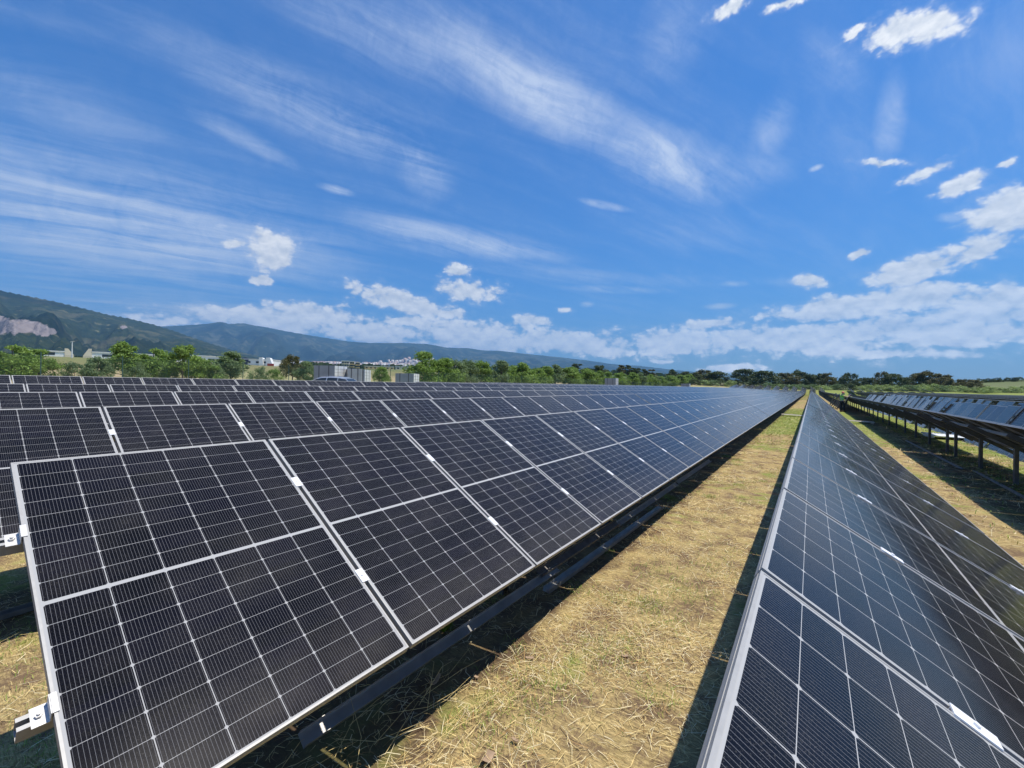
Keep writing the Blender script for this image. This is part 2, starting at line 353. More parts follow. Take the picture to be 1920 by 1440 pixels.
def table(x, zh, y, n, label, group, lvl, posts=None, ext=(.12, .12), gz0=0.):
    """x, zh: high edge. lvl 0 all parts; 1 panels and clamps; 2 panels whole; 3 one mesh"""
    n = int(n); L = n * PP; rx = 0.
    y2 = y + L
    if y > 184: rx = math.atan(.07)
    dz = tprof(y)
    root_loc = (x + .744, y, gz0 + dz)
    hz = zh - gz0
    off = Vector((-.744, 0, hz))
    if posts is None:
        k = max(2, round(L / 2.4)); posts = [.45 + (L - .9) * i / (k - 1) for i in range(k)]
    midz = off.z - .744 * math.tan(TILT) - .155
    if lvl == 3:
        mb = MB(); Mt = Matrix.Translation(off) @ RT
        for i in range(n): add_panel(mb, i * PP, M_=Mt)
        for s in RS: mb.prof(rail_profile(s, -.0365), -.05, L, 3, Mt)
        for i in range(n - 1):
            for s in RS: mb.box((s - .045, (i + 1) * PP - .032, .0005), (s + .045, (i + 1) * PP + .010, .006), 4, Mt)
        for p in posts: mb.box((-.03, p - .05, -.3), (.03, p + .05, midz), 3)
        o = link('solar_table', mb.mesh('table', [M['cells'], M['back'], M['alu'], M['galv_dull'], M['alu_clamp']]), None, root_loc, (rx, 0, 0))
        return tag(o, label, 'solar table', group)
    root = empty('solar_table', root_loc, 0, rx); tag(root, label, 'solar table', group)
    rot = (0, TILT, 0)
    def loc(s, yy, nz=0.): return tuple(off + Vector((s * math.cos(TILT) + nz * math.sin(TILT), yy, -s * math.sin(TILT) + nz * math.cos(TILT))))
    for i in range(n):
        jz = rng.normal(0, .0006); jr = rng.normal(0, .0011); rr = (rng.normal(0, .0010), TILT + jr, 0)
        if lvl < 2:
            p = link('solar_panel', ME_GLASS, root, loc(0, i * PP, jz), rr); link('panel_frame', ME_FRAME, p)
        else: p = link('solar_panel', ME_PANEL, root, loc(0, i * PP, jz), rr)
    if lvl < 2:
        for i in range(n - 1):
            for s in RS: link('clamp', ME_CLAMP, root, loc(s, (i + 1) * PP - .011), rot)
        for s in RS:
            c = link('end_clamp', ME_ENDCLAMP, root, loc(s, 0), rot)
            c = link('end_clamp', ME_ENDCLAMP, root, loc(s, L - .022), (0, TILT, 0), (1, -1, 1))
    else:
        mb = MB()
        for i in range(n - 1):
            for s in RS: mb.box((s - .045, (i + 1) * PP - .032, .0005), (s + .045, (i + 1) * PP + .010, .006))
        k = ('clampstrip', n)
        if k not in RAILM: RAILM[k] = mb.mesh('clamps', [M['alu_clamp']])
        c = link('clamp', RAILM[k], root, loc(0, 0), rot); c['kind'] = 'stuff'
    for s, e in zip(RS, ext): link('rail', rail_mesh(n, e), root, loc(s, 0), rot)
    for p in posts:
        link('rafter', ME_RAFT, root, loc(0, p), rot); link('post', post_mesh(midz), root, (0, p, 0))
    return root
def row(x, zh, y0, first, name, count=9, start=0, near=2, mid=4, far=4, posts0=None, ext=(.12, .12), gap=.13, gz0=0., lo=0):
    y = y0; N = first
    i = 0
    while y < 190:
        n = N if i == 0 else 20
        if y + n * PP > 188 and y < 184:
            n = max(3, int((187 - y) / PP))
        lab = 'dark solar table, %s from near end of %s' % (ORD[i], name)
        if y > 184: n = 20
        lvl = 0 if i < near else (2 if i < mid else 3)
        table(x + (0 if i == 0 else rng.normal(0, .006)), zh + (0 if i == 0 else rng.normal(0, .012)), y, n, lab, 'solar tables standing in long parallel rows', lvl, posts0 if i == 0 else None, ext if i == 0 else (.05, .05), gz0)
        y += n * PP + gap; i += 1
        if y > 184 and y < 188.2: y = 188.2
    return i
LR = []
row(-3.062, 1.529, .271, 20, 'the row just left of the path', near=2, mid=4, ext=(1.1, .075))
row(-6.013, 1.639, 1.151 - 3 * PP, 17, 'the second row left of the path', near=2, mid=4)
row(-8.953, 1.726, 1.444 - 3 * PP, 18, 'the third row left of the path', near=1, mid=4)
row(-11.981, 1.811, 1.228 - 3 * PP, 16, 'the fourth row left of the path', near=1, mid=4, gz0=.12)
row(-15.033, 1.975, 1.320 - 3 * PP, 19, 'the fifth row left of the path', near=1, mid=3, gz0=.2)
row(-18.0, 2.03, 16.2, 20, 'the sixth row left of the path', near=0, mid=2, gz0=.33)
row(-21.0, 2.11, 25.2, 20, 'the seventh row left of the path', near=0, mid=1, gz0=.45)
row(-24.0, 2.16, 46.5, 20, 'the eighth row left of the path', near=0, mid=0, gz0=.5)
row(-27.0, 2.2, 70, 20, 'the ninth row left of the path', near=0, mid=0, gz0=.6)
row(-.104, 1.444, 1.343 - 3 * PP, 17, 'the row just right of the path', near=2, mid=4)
y2s = 18.45 - 20 * PP
row(2.80, 1.38, y2s, 20, 'the high legged row on the right', near=2, mid=3, posts0=[18.0 - y2s - k * 2.28 for k in range(10)])
for k in range(8):
    x = 11.6 + 2.95 * k
    row(x, 1.35 + .015 * k, x * 3.45 - 4 + k * 1.3, 20, '%s row right of the unfinished rows' % ORD[k], near=0, mid=1 if k < 2 else 0, gz0=0)

# frames still without panels (right), panels leaning on them
def bare_frame(x, zh, y, n, label, grp):
    root = empty('bare_mounting_frame', (x + .744, y, 0)); tag(root, label, 'mounting frame', grp)
    off = Vector((-.744, 0, zh)); L = n * PP
    def loc(s, yy, nz=0.): return tuple(off + Vector((s * math.cos(TILT), yy, -s * math.sin(TILT))))
    for s in RS: link('rail', rail_mesh(n, .1, 'galv_dull'), root, loc(s, 0), (0, TILT, 0))
    midz = off.z - .744 * math.tan(TILT) - .155
    k = round(L / 2.4)
    for i in range(k):
        p = .45 + (L - .9) * i / (k - 1)
        link('rafter', ME_RAFT, root, loc(0, p), (0, TILT, 0)); link('post', post_mesh(midz), root, (0, p, 0))
FG = 'bare mounting frames waiting for panels'
for i, y in enumerate((12, 35.3, 58.6, 81.9)):
    bare_frame(5.75, 1.30, y, 20, 'bare steel mounting frame right behind the high legged row, %s from the near end' % ORD[i], FG)
for i, y in enumerate((22, 45.3, 68.6, 92)):
    bare_frame(8.70, 1.32, y, 20, 'bare steel mounting frame in the second unfinished row, %s from the near end' % ORD[i], FG)
def leaning(x, y, zb, ang, rz, label, grp, seed=0):
    """panel standing on its short edge on the ground, leaning away from the camera"""
    root = empty('leaning_solar_panel', (x, y, zb)); tag(root, label, 'solar panel', grp)
    # local panel: x=slope length, y=width, z=normal. stand up: slope axis goes down towards -x
    Mt = Matrix.Rotation(rz, 4, 'Z') @ Matrix.Translation(Vector((PL * math.cos(ang), 0, PL * math.sin(ang)))) @ Matrix(((-math.cos(ang), 0, -math.sin(ang), 0), (0, -1, 0, 0), (-math.sin(ang), 0, math.cos(ang), 0), (0, 0, 0, 1)))
    p = link('glass_sheet', ME_GLASS, root); p.matrix_local = Mt
    f = link('panel_frame', ME_FRAME, root); f.matrix_local = Mt
    return root
rl = random.Random(3)
i = 0; y = 13.2
while y < 66:
    if not (rl.random() < .025):
        leaning(4.86 + rl.uniform(-.05, .05), y + PW, 0, R_(57 + rl.uniform(-2.5, 2.5)), rl.uniform(-.02, .02), 'blue-grey solar panel leaning in the front unfinished row, %s from the near end' % ordw(i), 'solar panels leaning on the front unfinished frame row'); i += 1
    y += PW + rl.choice((.015, .015, .02, .02, .05)) 
i = 0; y = 24.
while y < 82:
    if not (rl.random() < .08):
        leaning(7.85 + rl.uniform(-.06, .06), y + PW, 0, R_(58 + rl.uniform(-3, 3)), rl.uniform(-.03, .03), 'blue-grey solar panel leaning in the rear unfinished row, %s from the near end' % ordw(i), 'solar panels leaning on the rear unfinished frame row'); i += 1
    y += PW + rl.choice((.02, .05, .1))
#--MORE--
# ------------------------------------------------------------------ ground
def gz_np(x, y):
    x = np.asarray(x, float); y = np.asarray(y, float)
    z = .03 * np.clip(-x - 7, 0, 13) + .045 * np.clip(-x - 20, 0, 220) + .016 * np.clip(-x - 240, 0, 1200)
    z = z + .07 * np.clip(y - 188, 0, 24) + .018 * np.clip(y - 212, 0, 330)
    z = z + 5.8 * np.exp(-(((x - 115) / 62) ** 2 + ((y - 345) / 75) ** 2))
    return z
def gz(x, y): return float(gz_np(x, y))
def axis(lo, hi, near, k):
    a = np.sinh(np.linspace(0, 1, k) * 8.2); a = a / a[-1]
    return a
ax = np.sinh(np.linspace(0, 9.2, 130)); ax = ax / ax[-1] * 15000
xs = np.concatenate([-ax[::-1], ax[1:]]); ys = np.concatenate([-ax[:90][::-1], ax[1:]])
xs = np.unique(np.concatenate([xs, np.arange(-80, 30, 2.)])); ys = np.unique(np.concatenate([ys, np.arange(-10, 400, 6.), [188, 212, 542]]))
GX, GY = np.meshgrid(xs, ys, indexing='ij'); GZ = gz_np(GX, GY)
GZ = GZ + np.where((np.abs(GX) < 40) & (GY < 60), .012 * np.sin(GX * 2.1 + GY * .7) * np.sin(GY * 1.3), 0)
nx, ny = GX.shape; idx = np.arange(nx * ny).reshape(nx, ny)
F = np.stack([idx[:-1, :-1], idx[1:, :-1], idx[1:, 1:], idx[:-1, 1:]], -1).reshape(-1, 4)
def groundmat():
    mt, nt, b = nmat('dry_field'); q = G(nt)
    P = q.n('ShaderNodeTexCoord').outputs['Object']; x, y, z = q.sep(P)
    fine = q.noise(P, 38, 8, .7, .6); mid = q.noise(P, 3.2, 6, .62); big = q.noise(P, .42, 5, .55)
    fib = q.noise(q.map(P, (0, 0, 0), (0, 0, .5), (9, 60, 1)), 1.4, 5, .65, 1.2); fib2 = q.noise(q.map(P, (0, 0, 0), (0, 0, 2.2), (9, 60, 1)), 1.3, 5, .65, 1.2)
    fb = q.m('MAXIMUM', fib, fib2)
    straw = q.mix(q.mr(fb, .45, .72), (.30, .22, .09), (.80, .60, .27))
    soil = q.mix(fine, (.12, .078, .045), (.30, .20, .115))
    c = q.mix(q.mr(q.m('ADD', q.m('MULTIPLY', mid, .6), q.m('MULTIPLY', fine, .4)), .40, .56, 0, 1, True), soil, straw)
    green = q.mix(fine, (.09, .14, .02), (.30, .37, .07))
    # greener stretches of the aisles
    gy = q.m('MULTIPLY', q.mr(y, 17, 26, 0, 1, True), q.mr(y, 44, 52, 1, 0, True))
    gx = q.mr(x, 2.3, 3.5, 0, .9, True)
    gg = q.m('ADD', q.m('MAXIMUM', q.m('MULTIPLY', gy, .98), q.m('MULTIPLY', gx, .62)), q.mr(big, .42, .62, 0., .72))
    gg = q.m('ADD', gg, q.mr(y, 130, 200, 0, .6, True))
    beyond = q.mr(y, 208, 222, 0, .85, True)
    gf = q.mr(q.m('ADD', gg, q.m('MULTIPLY', q.m('SUBTRACT', mid, .5), 1.5)), .42, .85, 0, .82, True)
    c = q.mix(gf, c, green)
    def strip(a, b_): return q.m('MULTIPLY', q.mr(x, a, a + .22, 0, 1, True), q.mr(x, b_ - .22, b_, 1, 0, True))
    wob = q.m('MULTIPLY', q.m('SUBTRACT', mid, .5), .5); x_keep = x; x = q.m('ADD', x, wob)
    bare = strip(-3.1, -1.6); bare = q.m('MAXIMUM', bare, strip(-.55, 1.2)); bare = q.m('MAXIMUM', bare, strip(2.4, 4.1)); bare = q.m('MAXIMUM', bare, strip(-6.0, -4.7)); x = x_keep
    c = q.mix(q.m('MULTIPLY', bare, q.mr(mid, .35, .6, 1., .7)), c, q.mix(fine, (.075, .048, .028), (.16, .105, .062)))  # bare soil under the rows, with extra darkening painted in for their shade
    c = q.mix(beyond, c, q.mix(mid, (.08, .10, .04), (.22, .22, .11)))
    # sandy bank on the left beyond the rows
    c = q.mix(q.m('MULTIPLY', q.m('MULTIPLY', q.mr(x, -24, -34, 0, 1, True), q.mr(x, -75, -110, 1, .25, True)), q.mr(big, .35, .6, .85, .25)), q.mix(q.mr(x, -60, -110, 0, .8, True), c, (.16, .17, .06)), q.mix(mid, (.36, .27, .16), (.56, .45, .28)))
    # patchwork of fields far off
    far = q.mr(q.m('SQRT', q.m('ADD', q.m('MULTIPLY', x, x), q.m('MULTIPLY', y, y))), 240, 420, 0, 1, True)
    v = q.n('ShaderNodeTexVoronoi'); q.put(v.inputs['Vector'], q.map(P, (0, 0, 0), (0, 0, .3), (1, .5, 1))); v.inputs['Scale'].default_value = .006
    s = q.sep(v.outputs['Color'])[0]
    cr = q.n('ShaderNodeValToRGB'); q.put(cr.inputs[0], s); e = cr.color_ramp.elements; e[0].color = (.06, .09, .03, 1); e[1].color = (.27, .24, .13, 1)
    k = cr.color_ramp.elements.new(.45); k.color = (.10, .14, .045, 1); k = cr.color_ramp.elements.new(.7); k.color = (.05, .085, .03, 1)
    c = q.mix(far, c, q.mix(q.mr(big, .3, .7, 0, .5), cr.outputs[0], (.12, .15, .06)))
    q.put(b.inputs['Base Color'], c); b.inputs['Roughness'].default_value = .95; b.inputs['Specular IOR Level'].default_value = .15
    q.put(b.inputs['Normal'], q.bump(q.m('ADD', fb, fine), .55, .03))
    return mt
M['ground'] = groundmat()
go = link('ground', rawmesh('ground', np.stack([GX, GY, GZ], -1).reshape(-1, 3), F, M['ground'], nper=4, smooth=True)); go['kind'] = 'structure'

# ------------------------------------------------------------------ straw and grass
def fibre(name, c, var):
    mt, nt, b = nmat(name); q = G(nt)
    P = q.n('ShaderNodeTexCoord').outputs['Object']; n = q.noise(P, 23, 3, .6)
    q.put(b.inputs['Base Color'], q.mix(q.mr(n, .35, .65), tuple(a * (1 - var) for a in c), tuple(a * (1 + var) for a in c)))
    b.inputs['Roughness'].default_value = .7; b.inputs['Specular IOR Level'].default_value = .3
    return mt
SM = [fibre('straw_gold', (.76, .58, .25), .22), fibre('straw_pale', (.88, .76, .47), .10), fibre('straw_brown', (.42, .25, .09), .3)]
GM = [fibre('grass_green', (.17, .27, .035), .35), fibre('grass_yellow_green', (.36, .40, .08), .25)]
def strips(x, y, L, w, tilt, bend, hz, mats, p, name):
    n = len(x); a = rng.uniform(0, 2 * np.pi, n); t = tilt
    d = np.stack([np.cos(a) * np.cos(t), np.sin(a) * np.cos(t), np.sin(t)], 1)
    a2 = a + bend; d2 = np.stack([np.cos(a2) * np.cos(t * .3), np.sin(a2) * np.cos(t * .3), np.sin(t * .3)], 1)
    sd = np.stack([-np.sin(a), np.cos(a), rng.uniform(-.5, .5, n)], 1) * (w / 2)[:, None]
    P0 = np.stack([x, y, gz_np(x, y) + hz], 1); P1 = P0 + d * (L / 2)[:, None]; P2 = P1 + d2 * (L / 2)[:, None]
    V = np.stack([P0 - sd, P0 + sd, P1 + sd, P1 - sd, P2], 1).reshape(-1, 3)
    b = np.arange(n)[:, None] * 5
    T = np.concatenate([b + [0, 1, 2], b + [0, 2, 3], b + [3, 2, 4]], 1).reshape(-1, 3)
    mi = np.repeat(rng.choice(len(mats), n, p=p), 3)
    return rawmesh(name, V, T, mats, mi)
def scatter(regs, fn=None):
    X_, Y_, S = [], [], []
    for (x0, x1, y0, y1, den, s) in regs:
        n = int((x1 - x0) * (y1 - y0) * den); X_.append(rng.uniform(x0, x1, n)); Y_.append(rng.uniform(y0, y1, n)); S.append(np.full(n, s))
    return np.concatenate(X_), np.concatenate(Y_), np.concatenate(S)
def clump(x, y, s, k):   # uneven cover
    f = np.sin(x * 2.3 + 1.3 * np.sin(y * 1.7)) + np.sin(y * 2.9 + 1.9 * np.sin(x * 1.1)) + np.sin(x * 7.1 - y * 5.3) * .7
    keep = rng.uniform(0, 1, len(x)) < np.clip(.55 + .28 * f, .08, 1); return x[keep], y[keep], s[keep]
x, y, s = scatter([(-2.7, .35, .5, 5.5, 2600, 1.), (-2.5, .25, 5.5, 12, 1100, 1.5), (-2.3, .3, 12, 26, 330, 2.4), (-2.2, .3, 26, 60, 70, 4.5),
                   (-7.2, -2.7, -.4, 2.6, 900, 1.1), (1.2, 3.4, 3.2, 12, 700, 1.6), (1.3, 4.9, 12, 30, 220, 2.6), (3.2, 10, 10, 45, 40, 4)])
x, y, s = clump(x, y, s, 1)
br = ((x > -3.0) & (x < -1.72)) | ((x > -.48) & (x < 1.1)); kp = ~br | (rng.uniform(0, 1, len(x)) < .30); x, y, s = x[kp], y[kp], s[kp]; n = len(x)
L = rng.gamma(3., .024, n) * s ** .6 + .02
o = link('dry_straw', strips(x, y, L, rng.uniform(.0012, .0030, n) * s, np.abs(rng.normal(0, .22, n)), rng.normal(0, .5, n), rng.uniform(0, .012, n), SM, [.5, .28, .22], 'dry_straw'))
o['kind'] = 'stuff'; tag(o, 'mown dry yellow straw lying over the aisles between the rows', 'straw')
# green tufts
cx, cy = [], []
patches = [(-1.35, 2.5, .35, 260), (-1.15, 3.1, .3, 200), (-.95, 3.6, .35, 240), (-1.5, 1.9, .25, 160), (-1.25, 4.5, .4, 300), (-.8, 5.6, .5, 400), (-.6, 1.9, .12, 70), (-1.3, 6.9, .6, 350), (-1.75, 2.6, .12, 60), (-3.6, .8, .5, 700), (-3.2, .4, .4, 500), (-4.6, .6, .5, 600), (-2.3, 3.0, .13, 120), (-5.4, 1.0, .5, 500), (-.75, 2.7, .15, 120), (-1.0, 1.5, .2, 160), (-1.2, 2.9, .3, 320), (-.95, 4.2, .35, 380), (-1.45, 3.7, .2, 220)]
for _ in range(26):
    patches.append((rl.uniform(-2.1, -.45), rl.uniform(1.2, 14), rl.uniform(.08, .4), rl.randrange(60, 330)))
for a, b_, r_, k in patches:
    cx.append(rng.normal(a, r_ * .5, k)); cy.append(rng.normal(b_, r_ * .5, k))
sg = [np.full(sum(k for *_, k in patches), 1.)]
x2, y2, s2 = scatter([(-2.2, .2, 8, 17, 90, 1.8), (-2.2, .25, 17, 48, 300, 3.2), (-2.2, .25, 90, 205, 22, 8), (1.4, 2.8, 8, 40, 90, 3), (3.2, 5.0, 10, 40, 220, 3.2), (4.9, 11, 12, 60, 50, 4.5)])
x2, y2, s2 = clump(x2, y2, s2, 1); kp = ~(((x2 > -3.0) & (x2 < -1.75)) | ((x2 > -.45) & (x2 < 1.1))); x2, y2, s2 = x2[kp], y2[kp], s2[kp]
x = np.concatenate(cx + [x2]); y = np.concatenate(cy + [y2]); s = np.concatenate(sg + [s2]); n = len(x)
o = link('green_grass', strips(x, y, rng.uniform(.025, .07, n) * s ** .55, rng.uniform(.0016, .0034, n) * s, rng.uniform(.4, 1.4, n), rng.normal(0, .6, n), np.zeros(n), GM, [.6, .4], 'green_grass'))
o['kind'] = 'stuff'; tag(o, 'short green grass tufts growing through the straw', 'grass')
# long dry stalks at the foot of the front table
mb = MB()
for i in range(26):
    a = rl.uniform(-2.1, -1.55); b_ = rl.uniform(.75, 2.1); th = rl.uniform(.2, 2.4); Ls = rl.uniform(.25, .6)
    mb.tube([(a, b_, .01), (a + Ls * .5 * math.cos(th), b_ + Ls * .5 * math.sin(th), rl.uniform(.03, .14)), (a + Ls * math.cos(th + .2), b_ + Ls * math.sin(th + .2), rl.uniform(.02, .16))], [.0016, .0013, .0008], 4)
o = link('long_dry_stalks', mb.mesh('long_dry_stalks', [SM[0]])); o['kind'] = 'stuff'; tag(o, 'thin long dry stalks lying in the shade of the front table', 'stalks')

# ------------------------------------------------------------------ small things on the ground
def channel(x, y0, y1, w, h, zb, rz, roll, mat, label, ends=0):
    mb = MB(); t = .003
    mb.prof([(-w/2, 0), (w/2, 0), (w/2, h), (w/2 - t, h), (w/2 - t, t), (-w/2 + t, t), (-w/2 + t, h), (-w/2, h)], 0, y1 - y0)
    o = link('steel_channel', mb.mesh('steel_channel', [M[mat]]), None, (x, y0, zb), (0, roll, rz)); return tag(o, label, 'metal profile', 'spare metal profiles lying on the ground')
M['bluesteel'] = simple('blue_grey_steel', (.46, .45, .43), .32, .5, 5, .2)
M['brownsteel'] = simple('weathered_steel', (.27, .25, .23), .55, .4, 8, .3)
channel(-2.10, 1.16, 3.75, .075, .04, .10, R_(-1.), R_(38), 'bluesteel', 'blue-grey steel channel lying under the low edge of the front left table')
channel(-2.09, 3.45, 5.35, .085, .04, .14, R_(-1.), R_(30), 'brownsteel', 'weathered brown-grey steel channel resting on the end of the blue-grey one')
channel(-1.98, 3.4, 6.9, .075, .04, .02, R_(-1), R_(8), 'bluesteel', 'dark steel channel lying flat beside the weathered one')
channel(-2.08, 5.4, 8.4, .075, .04, .10, R_(-.3), R_(38), 'bluesteel', 'blue-grey steel channel farther along under the low edge of the left row')
channel(-2.08, 8.5, 11.6, .075, .04, .10, R_(-.3), R_(38), 'bluesteel', 'third blue-grey channel in line, farthest along the left row')
channel(-5.2, .2, 3.4, .075, .04, .02, R_(6), R_(8), 'brownsteel', 'weathered channel lying in the shade under the second left row')
channel(3.15, 10., 14.8, .06, .03, .02, R_(-1), R_(8), 'brownsteel', 'grey-brown profile lying in the shade under the high legged row')
channel(3.05, 15., 22, .06, .03, .02, R_(.5), R_(8), 'brownsteel', 'thin profile lying farther along under the high legged row')
def scrap(u, v, sx, sy, rz, label, curl=.3, z0=0.):
    d = ray(u, v); t = -EYE / d.z; x, y = d.x * t, d.y * t
    mb = MB(); k = 6
    top = []
    for i in range(k + 1):
        f = i / k - .5; top.append((f * sx, curl * sx * (abs(f) * 2) ** 2 * .5))
    jit = [rl.uniform(.75, 1.1) for _ in top]
    for i in range(k):
        (xa, za), (xb, zb) = top[i], top[i + 1]; wa, wb = sy / 2 * jit[i], sy / 2 * jit[i + 1]
        for dz, fl in ((.004, 0), (0, 1)):
            p = [(xa, -wa, za + dz), (xb, -wb, zb + dz), (xb, wb, zb + dz), (xa, wa, za + dz)]
            mb.poly(p[::-1] if fl else p)
        for sgn in (-1, 1): mb.poly([(xa, sgn * wa, za), (xb, sgn * wb, zb), (xb, sgn * wb, zb + .004), (xa, sgn * wa, za + .004)])
    o = link('cardboard_scrap', mb.mesh('cardboard_scrap', [M['rust_tan']]), None, (x, y, gz(x, y) + .012 + z0), (rl.uniform(-.1, .1), rl.uniform(-.1, .1), R_(rz)))
    return tag(o, label, 'cardboard scrap', 'torn cardboard scraps on the ground')
scrap(812, 1285, .085, .035, 70, 'curled brown cardboard scrap in the shade below the front table', 1.1)
scrap(993, 1237, .055, .03, 30, 'small tan cardboard square in the sun beside the shade edge', .1)
scrap(893, 1273, .03, .018, 10, 'tiny grey-brown paper chip in the shade near the curled scrap', .2)
scrap(915, 1427, .07, .05, 100, 'torn tan cardboard piece at the bottom edge of the straw path', .3)
scrap(966, 1392, .04, .015, 0, 'thin torn paper strip on the straw near the bottom', .2)
scrap(1172, 1233, .045, .03, 20, 'small tan cardboard piece near the middle of the straw path', .2)
scrap(815, 1140, .05, .03, 50, 'crumpled brown cardboard bit behind the blue-grey channel', .6)
def plank(x, y, L, w, rz, label, mat='wood'):
    mb = MB(); mb.box((-L/2, -w/2, .0), (L/2, w/2, .02)); mb.box((-L/2 + .05, -w/2 + .02, -.08), (-L/2 + .15, w/2 - .02, 0)); mb.box((L/2 - .15, -w/2 + .02, -.08), (L/2 - .05, w/2 - .02, 0)); mb.box((-L/2, w/2, .0), (L/2, w/2 + .02, .05))
    o = link('pale_board', mb.mesh('pale_board', [M[mat]]), None, (x, y, .1), (0, R_(2), R_(rz))); return tag(o, label, 'board', 'pale boards left in the aisles')
M['paleboard'] = simple('pale_board', (.62, .56, .46), .8, 0, 5, .12)
plank(-1.05, 36, 1.35, .5, 4, 'pale flat board lying across the straw path between the rows', 'paleboard')
plank(2.35, 32, 1.3, .4, 3, 'pale flat board in the aisle in front of the high legged row', 'paleboard')
plank(5.0, 24.5, 2.2, 1.2, 3, 'large white sheet lying behind the posts of the high legged row', 'white')
# weed under the front row
mb = MB()
for i in range(60):
    a = rl.uniform(0, 6.28); r_ = rl.uniform(.02, .10); h = rl.uniform(.03, .16); w = .008
    p = Vector((math.cos(a) * r_ * .2, math.sin(a) * r_ * .2, 0)); q_ = Vector((math.cos(a) * r_, math.sin(a) * r_, h)); sd = Vector((-math.sin(a), math.cos(a), 0)) * w
    mb.poly([p - sd * .3, p + sd * .3, q_ * .7 + sd, q_, q_ * .7 - sd])
o = link('weed', mb.mesh('weed', [GM[0]]), None, (-2.32, 2.42, .0)); tag(o, 'leafy green weed growing between the front table and the steel channel', 'plant')
# cables hanging at the left end
mb = MB()
for a, b_ in (((-2.75, .12, .70), (-3.9, -.35, .30)), ((-2.72, .17, .66), (-3.7, -.6, .05)), ((-2.74, .19, .68), (-2.80, .15, .02)), ((-3.2, .0, .52), (-4.3, -.1, .0))):
    a = Vector(a); b_ = Vector(b_); mb.tube([a, a.lerp(b_, .3) - Vector((0, 0, .05)), a.lerp(b_, .65) - Vector((0, 0, .09)), b_], .0035, 6)
o = link('cable', mb.mesh('cable', [M['black']])); tag(o, 'black cables hanging from the open end of the front left table', 'cable')

# ------------------------------------------------------------------ worker
def skinfig(name, pts, edges, mat, parent, sub=2):
    me = bpy.data.meshes.new(name); me.from_pydata([p[:3] for p in pts], edges, []); me.materials.append(mat)
    o = link(name, me, parent)
    sk = o.modifiers.new('skin', 'SKIN'); sk.use_smooth_shade = True
    for i, p in enumerate(pts): me.skin_vertices[0].data[i].radius = (p[3], p[4] if len(p) > 4 else p[3])
    me.skin_vertices[0].data[0].use_root = True
    s_ = o.modifiers.new('sub', 'SUBSURF'); s_.levels = sub; s_.render_levels = sub
    return o
M['skin'] = simple('skin', (.50, .30, .20), .6); M['hivis'] = simple('hi_vis_green', (.30, .72, .05), .7, 0, 20, .1); M['trousers'] = simple('navy_trousers', (.02, .024, .04), .85, 0, 20, .2)
M['helmet'] = simple('red_helmet', (.62, .10, .07), .35); M['sleeve'] = simple('tan_sleeve', (.42, .30, .17), .85); M['boot'] = simple('brown_boot', (.10, .06, .035), .7); M['reflect'] = simple('reflective_band', (.7, .7, .66), .35)
wx, wy = 2.25, 47.5
pr = empty('person', (wx, wy, 0), R_(-55)); tag(pr, 'worker in green safety vest and red helmet lifting a panel in the aisle', 'person')
B = [(0,0,.95,.13,.10),(0,0,1.10,.14,.10),(0,.0,1.28,.16,.11),(0,.0,1.42,.14,.09),(0,.01,1.50,.055),(0,.03,1.58,.05),
     (-.10,0,.90,.095),(-.12,.02,.50,.062),(-.13,-.03,.10,.042),(-.13,.12,.035,.04),(.10,0,.90,.095),(.13,.10,.50,.062),(.14,.06,.10,.042),(.14,.20,.035,.04),
     (-.20,.0,1.42,.06),(-.27,.16,1.26,.045),(-.20,.40,1.36,.034),(-.19,.47,1.38,.03),(.20,.0,1.42,.06),(.28,.16,1.28,.045),(.22,.40,1.42,.034),(.21,.47,1.45,.03)]
Ed = [(0,1),(1,2),(2,3),(3,4),(4,5),(0,6),(6,7),(7,8),(8,9),(0,10),(10,11),(11,12),(12,13),(3,14),(14,15),(15,16),(16,17),(3,18),(18,19),(19,20),(20,21)]
skinfig('body', B, Ed, M['skin'], pr)
def hed():
    mb = MB(); mb2 = MB()
    n = 14; K = 10
    for i in range(K):
        for j in range(n):
            q4 = []
            for (a, b_) in ((i, j), (i, j + 1), (i + 1, j + 1), (i + 1, j)):
                th = math.pi * a / K; ph = 2 * math.pi * b_ / n
                x_, y_, z_ = math.sin(th) * math.cos(ph), math.sin(th) * math.sin(ph), math.cos(th)
                jaw = 1 - .25 * max(0, -z_); q4.append((x_ * .076 * jaw, y_ * .096 * jaw + .01, z_ * .118))
            mb.poly(q4)
    mb.tube([(0, .098, .015), (0, .122, -.02), (0, .10, -.03)], [.008, .014, .008], 6)
    for sx in (-1, 1):
        mb.tube([(sx * .075, 0, .02), (sx * .088, -.005, .0), (sx * .076, 0, -.03)], [.008, .012, .007], 6)
        mb2.tube([(sx * .03, .092, .015), (sx * .03, .101, .015)], .009, 6)
    mb2.box((-.025, .088, -.062), (.025, .099, -.055))
    return mb.mesh('head', [M['skin']], True), mb2.mesh('eyes_and_mouth', [M['darkwin']])
h1, h2 = hed(); hd = link('head', h1, pr, (0, .05, 1.66)); link('face_features', h2, hd)
mb = MB(); n = 16
for i in range(5):
    for j in range(n):
        q4 = []
        for a, b_ in ((i, j), (i, j + 1), (i + 1, j + 1), (i + 1, j)):
            th = math.pi / 2 * a / 5; ph = 2 * math.pi * b_ / n; q4.append((math.sin(th) * math.cos(ph) * .105, math.sin(th) * math.sin(ph) * .125, math.cos(th) * .105))
        mb.poly(q4)
mb.box((-.08, .10, -.008), (.08, .175, .004)); link('helmet', mb.mesh('helmet', [M['helmet']], True), pr, (0, .05, 1.70))
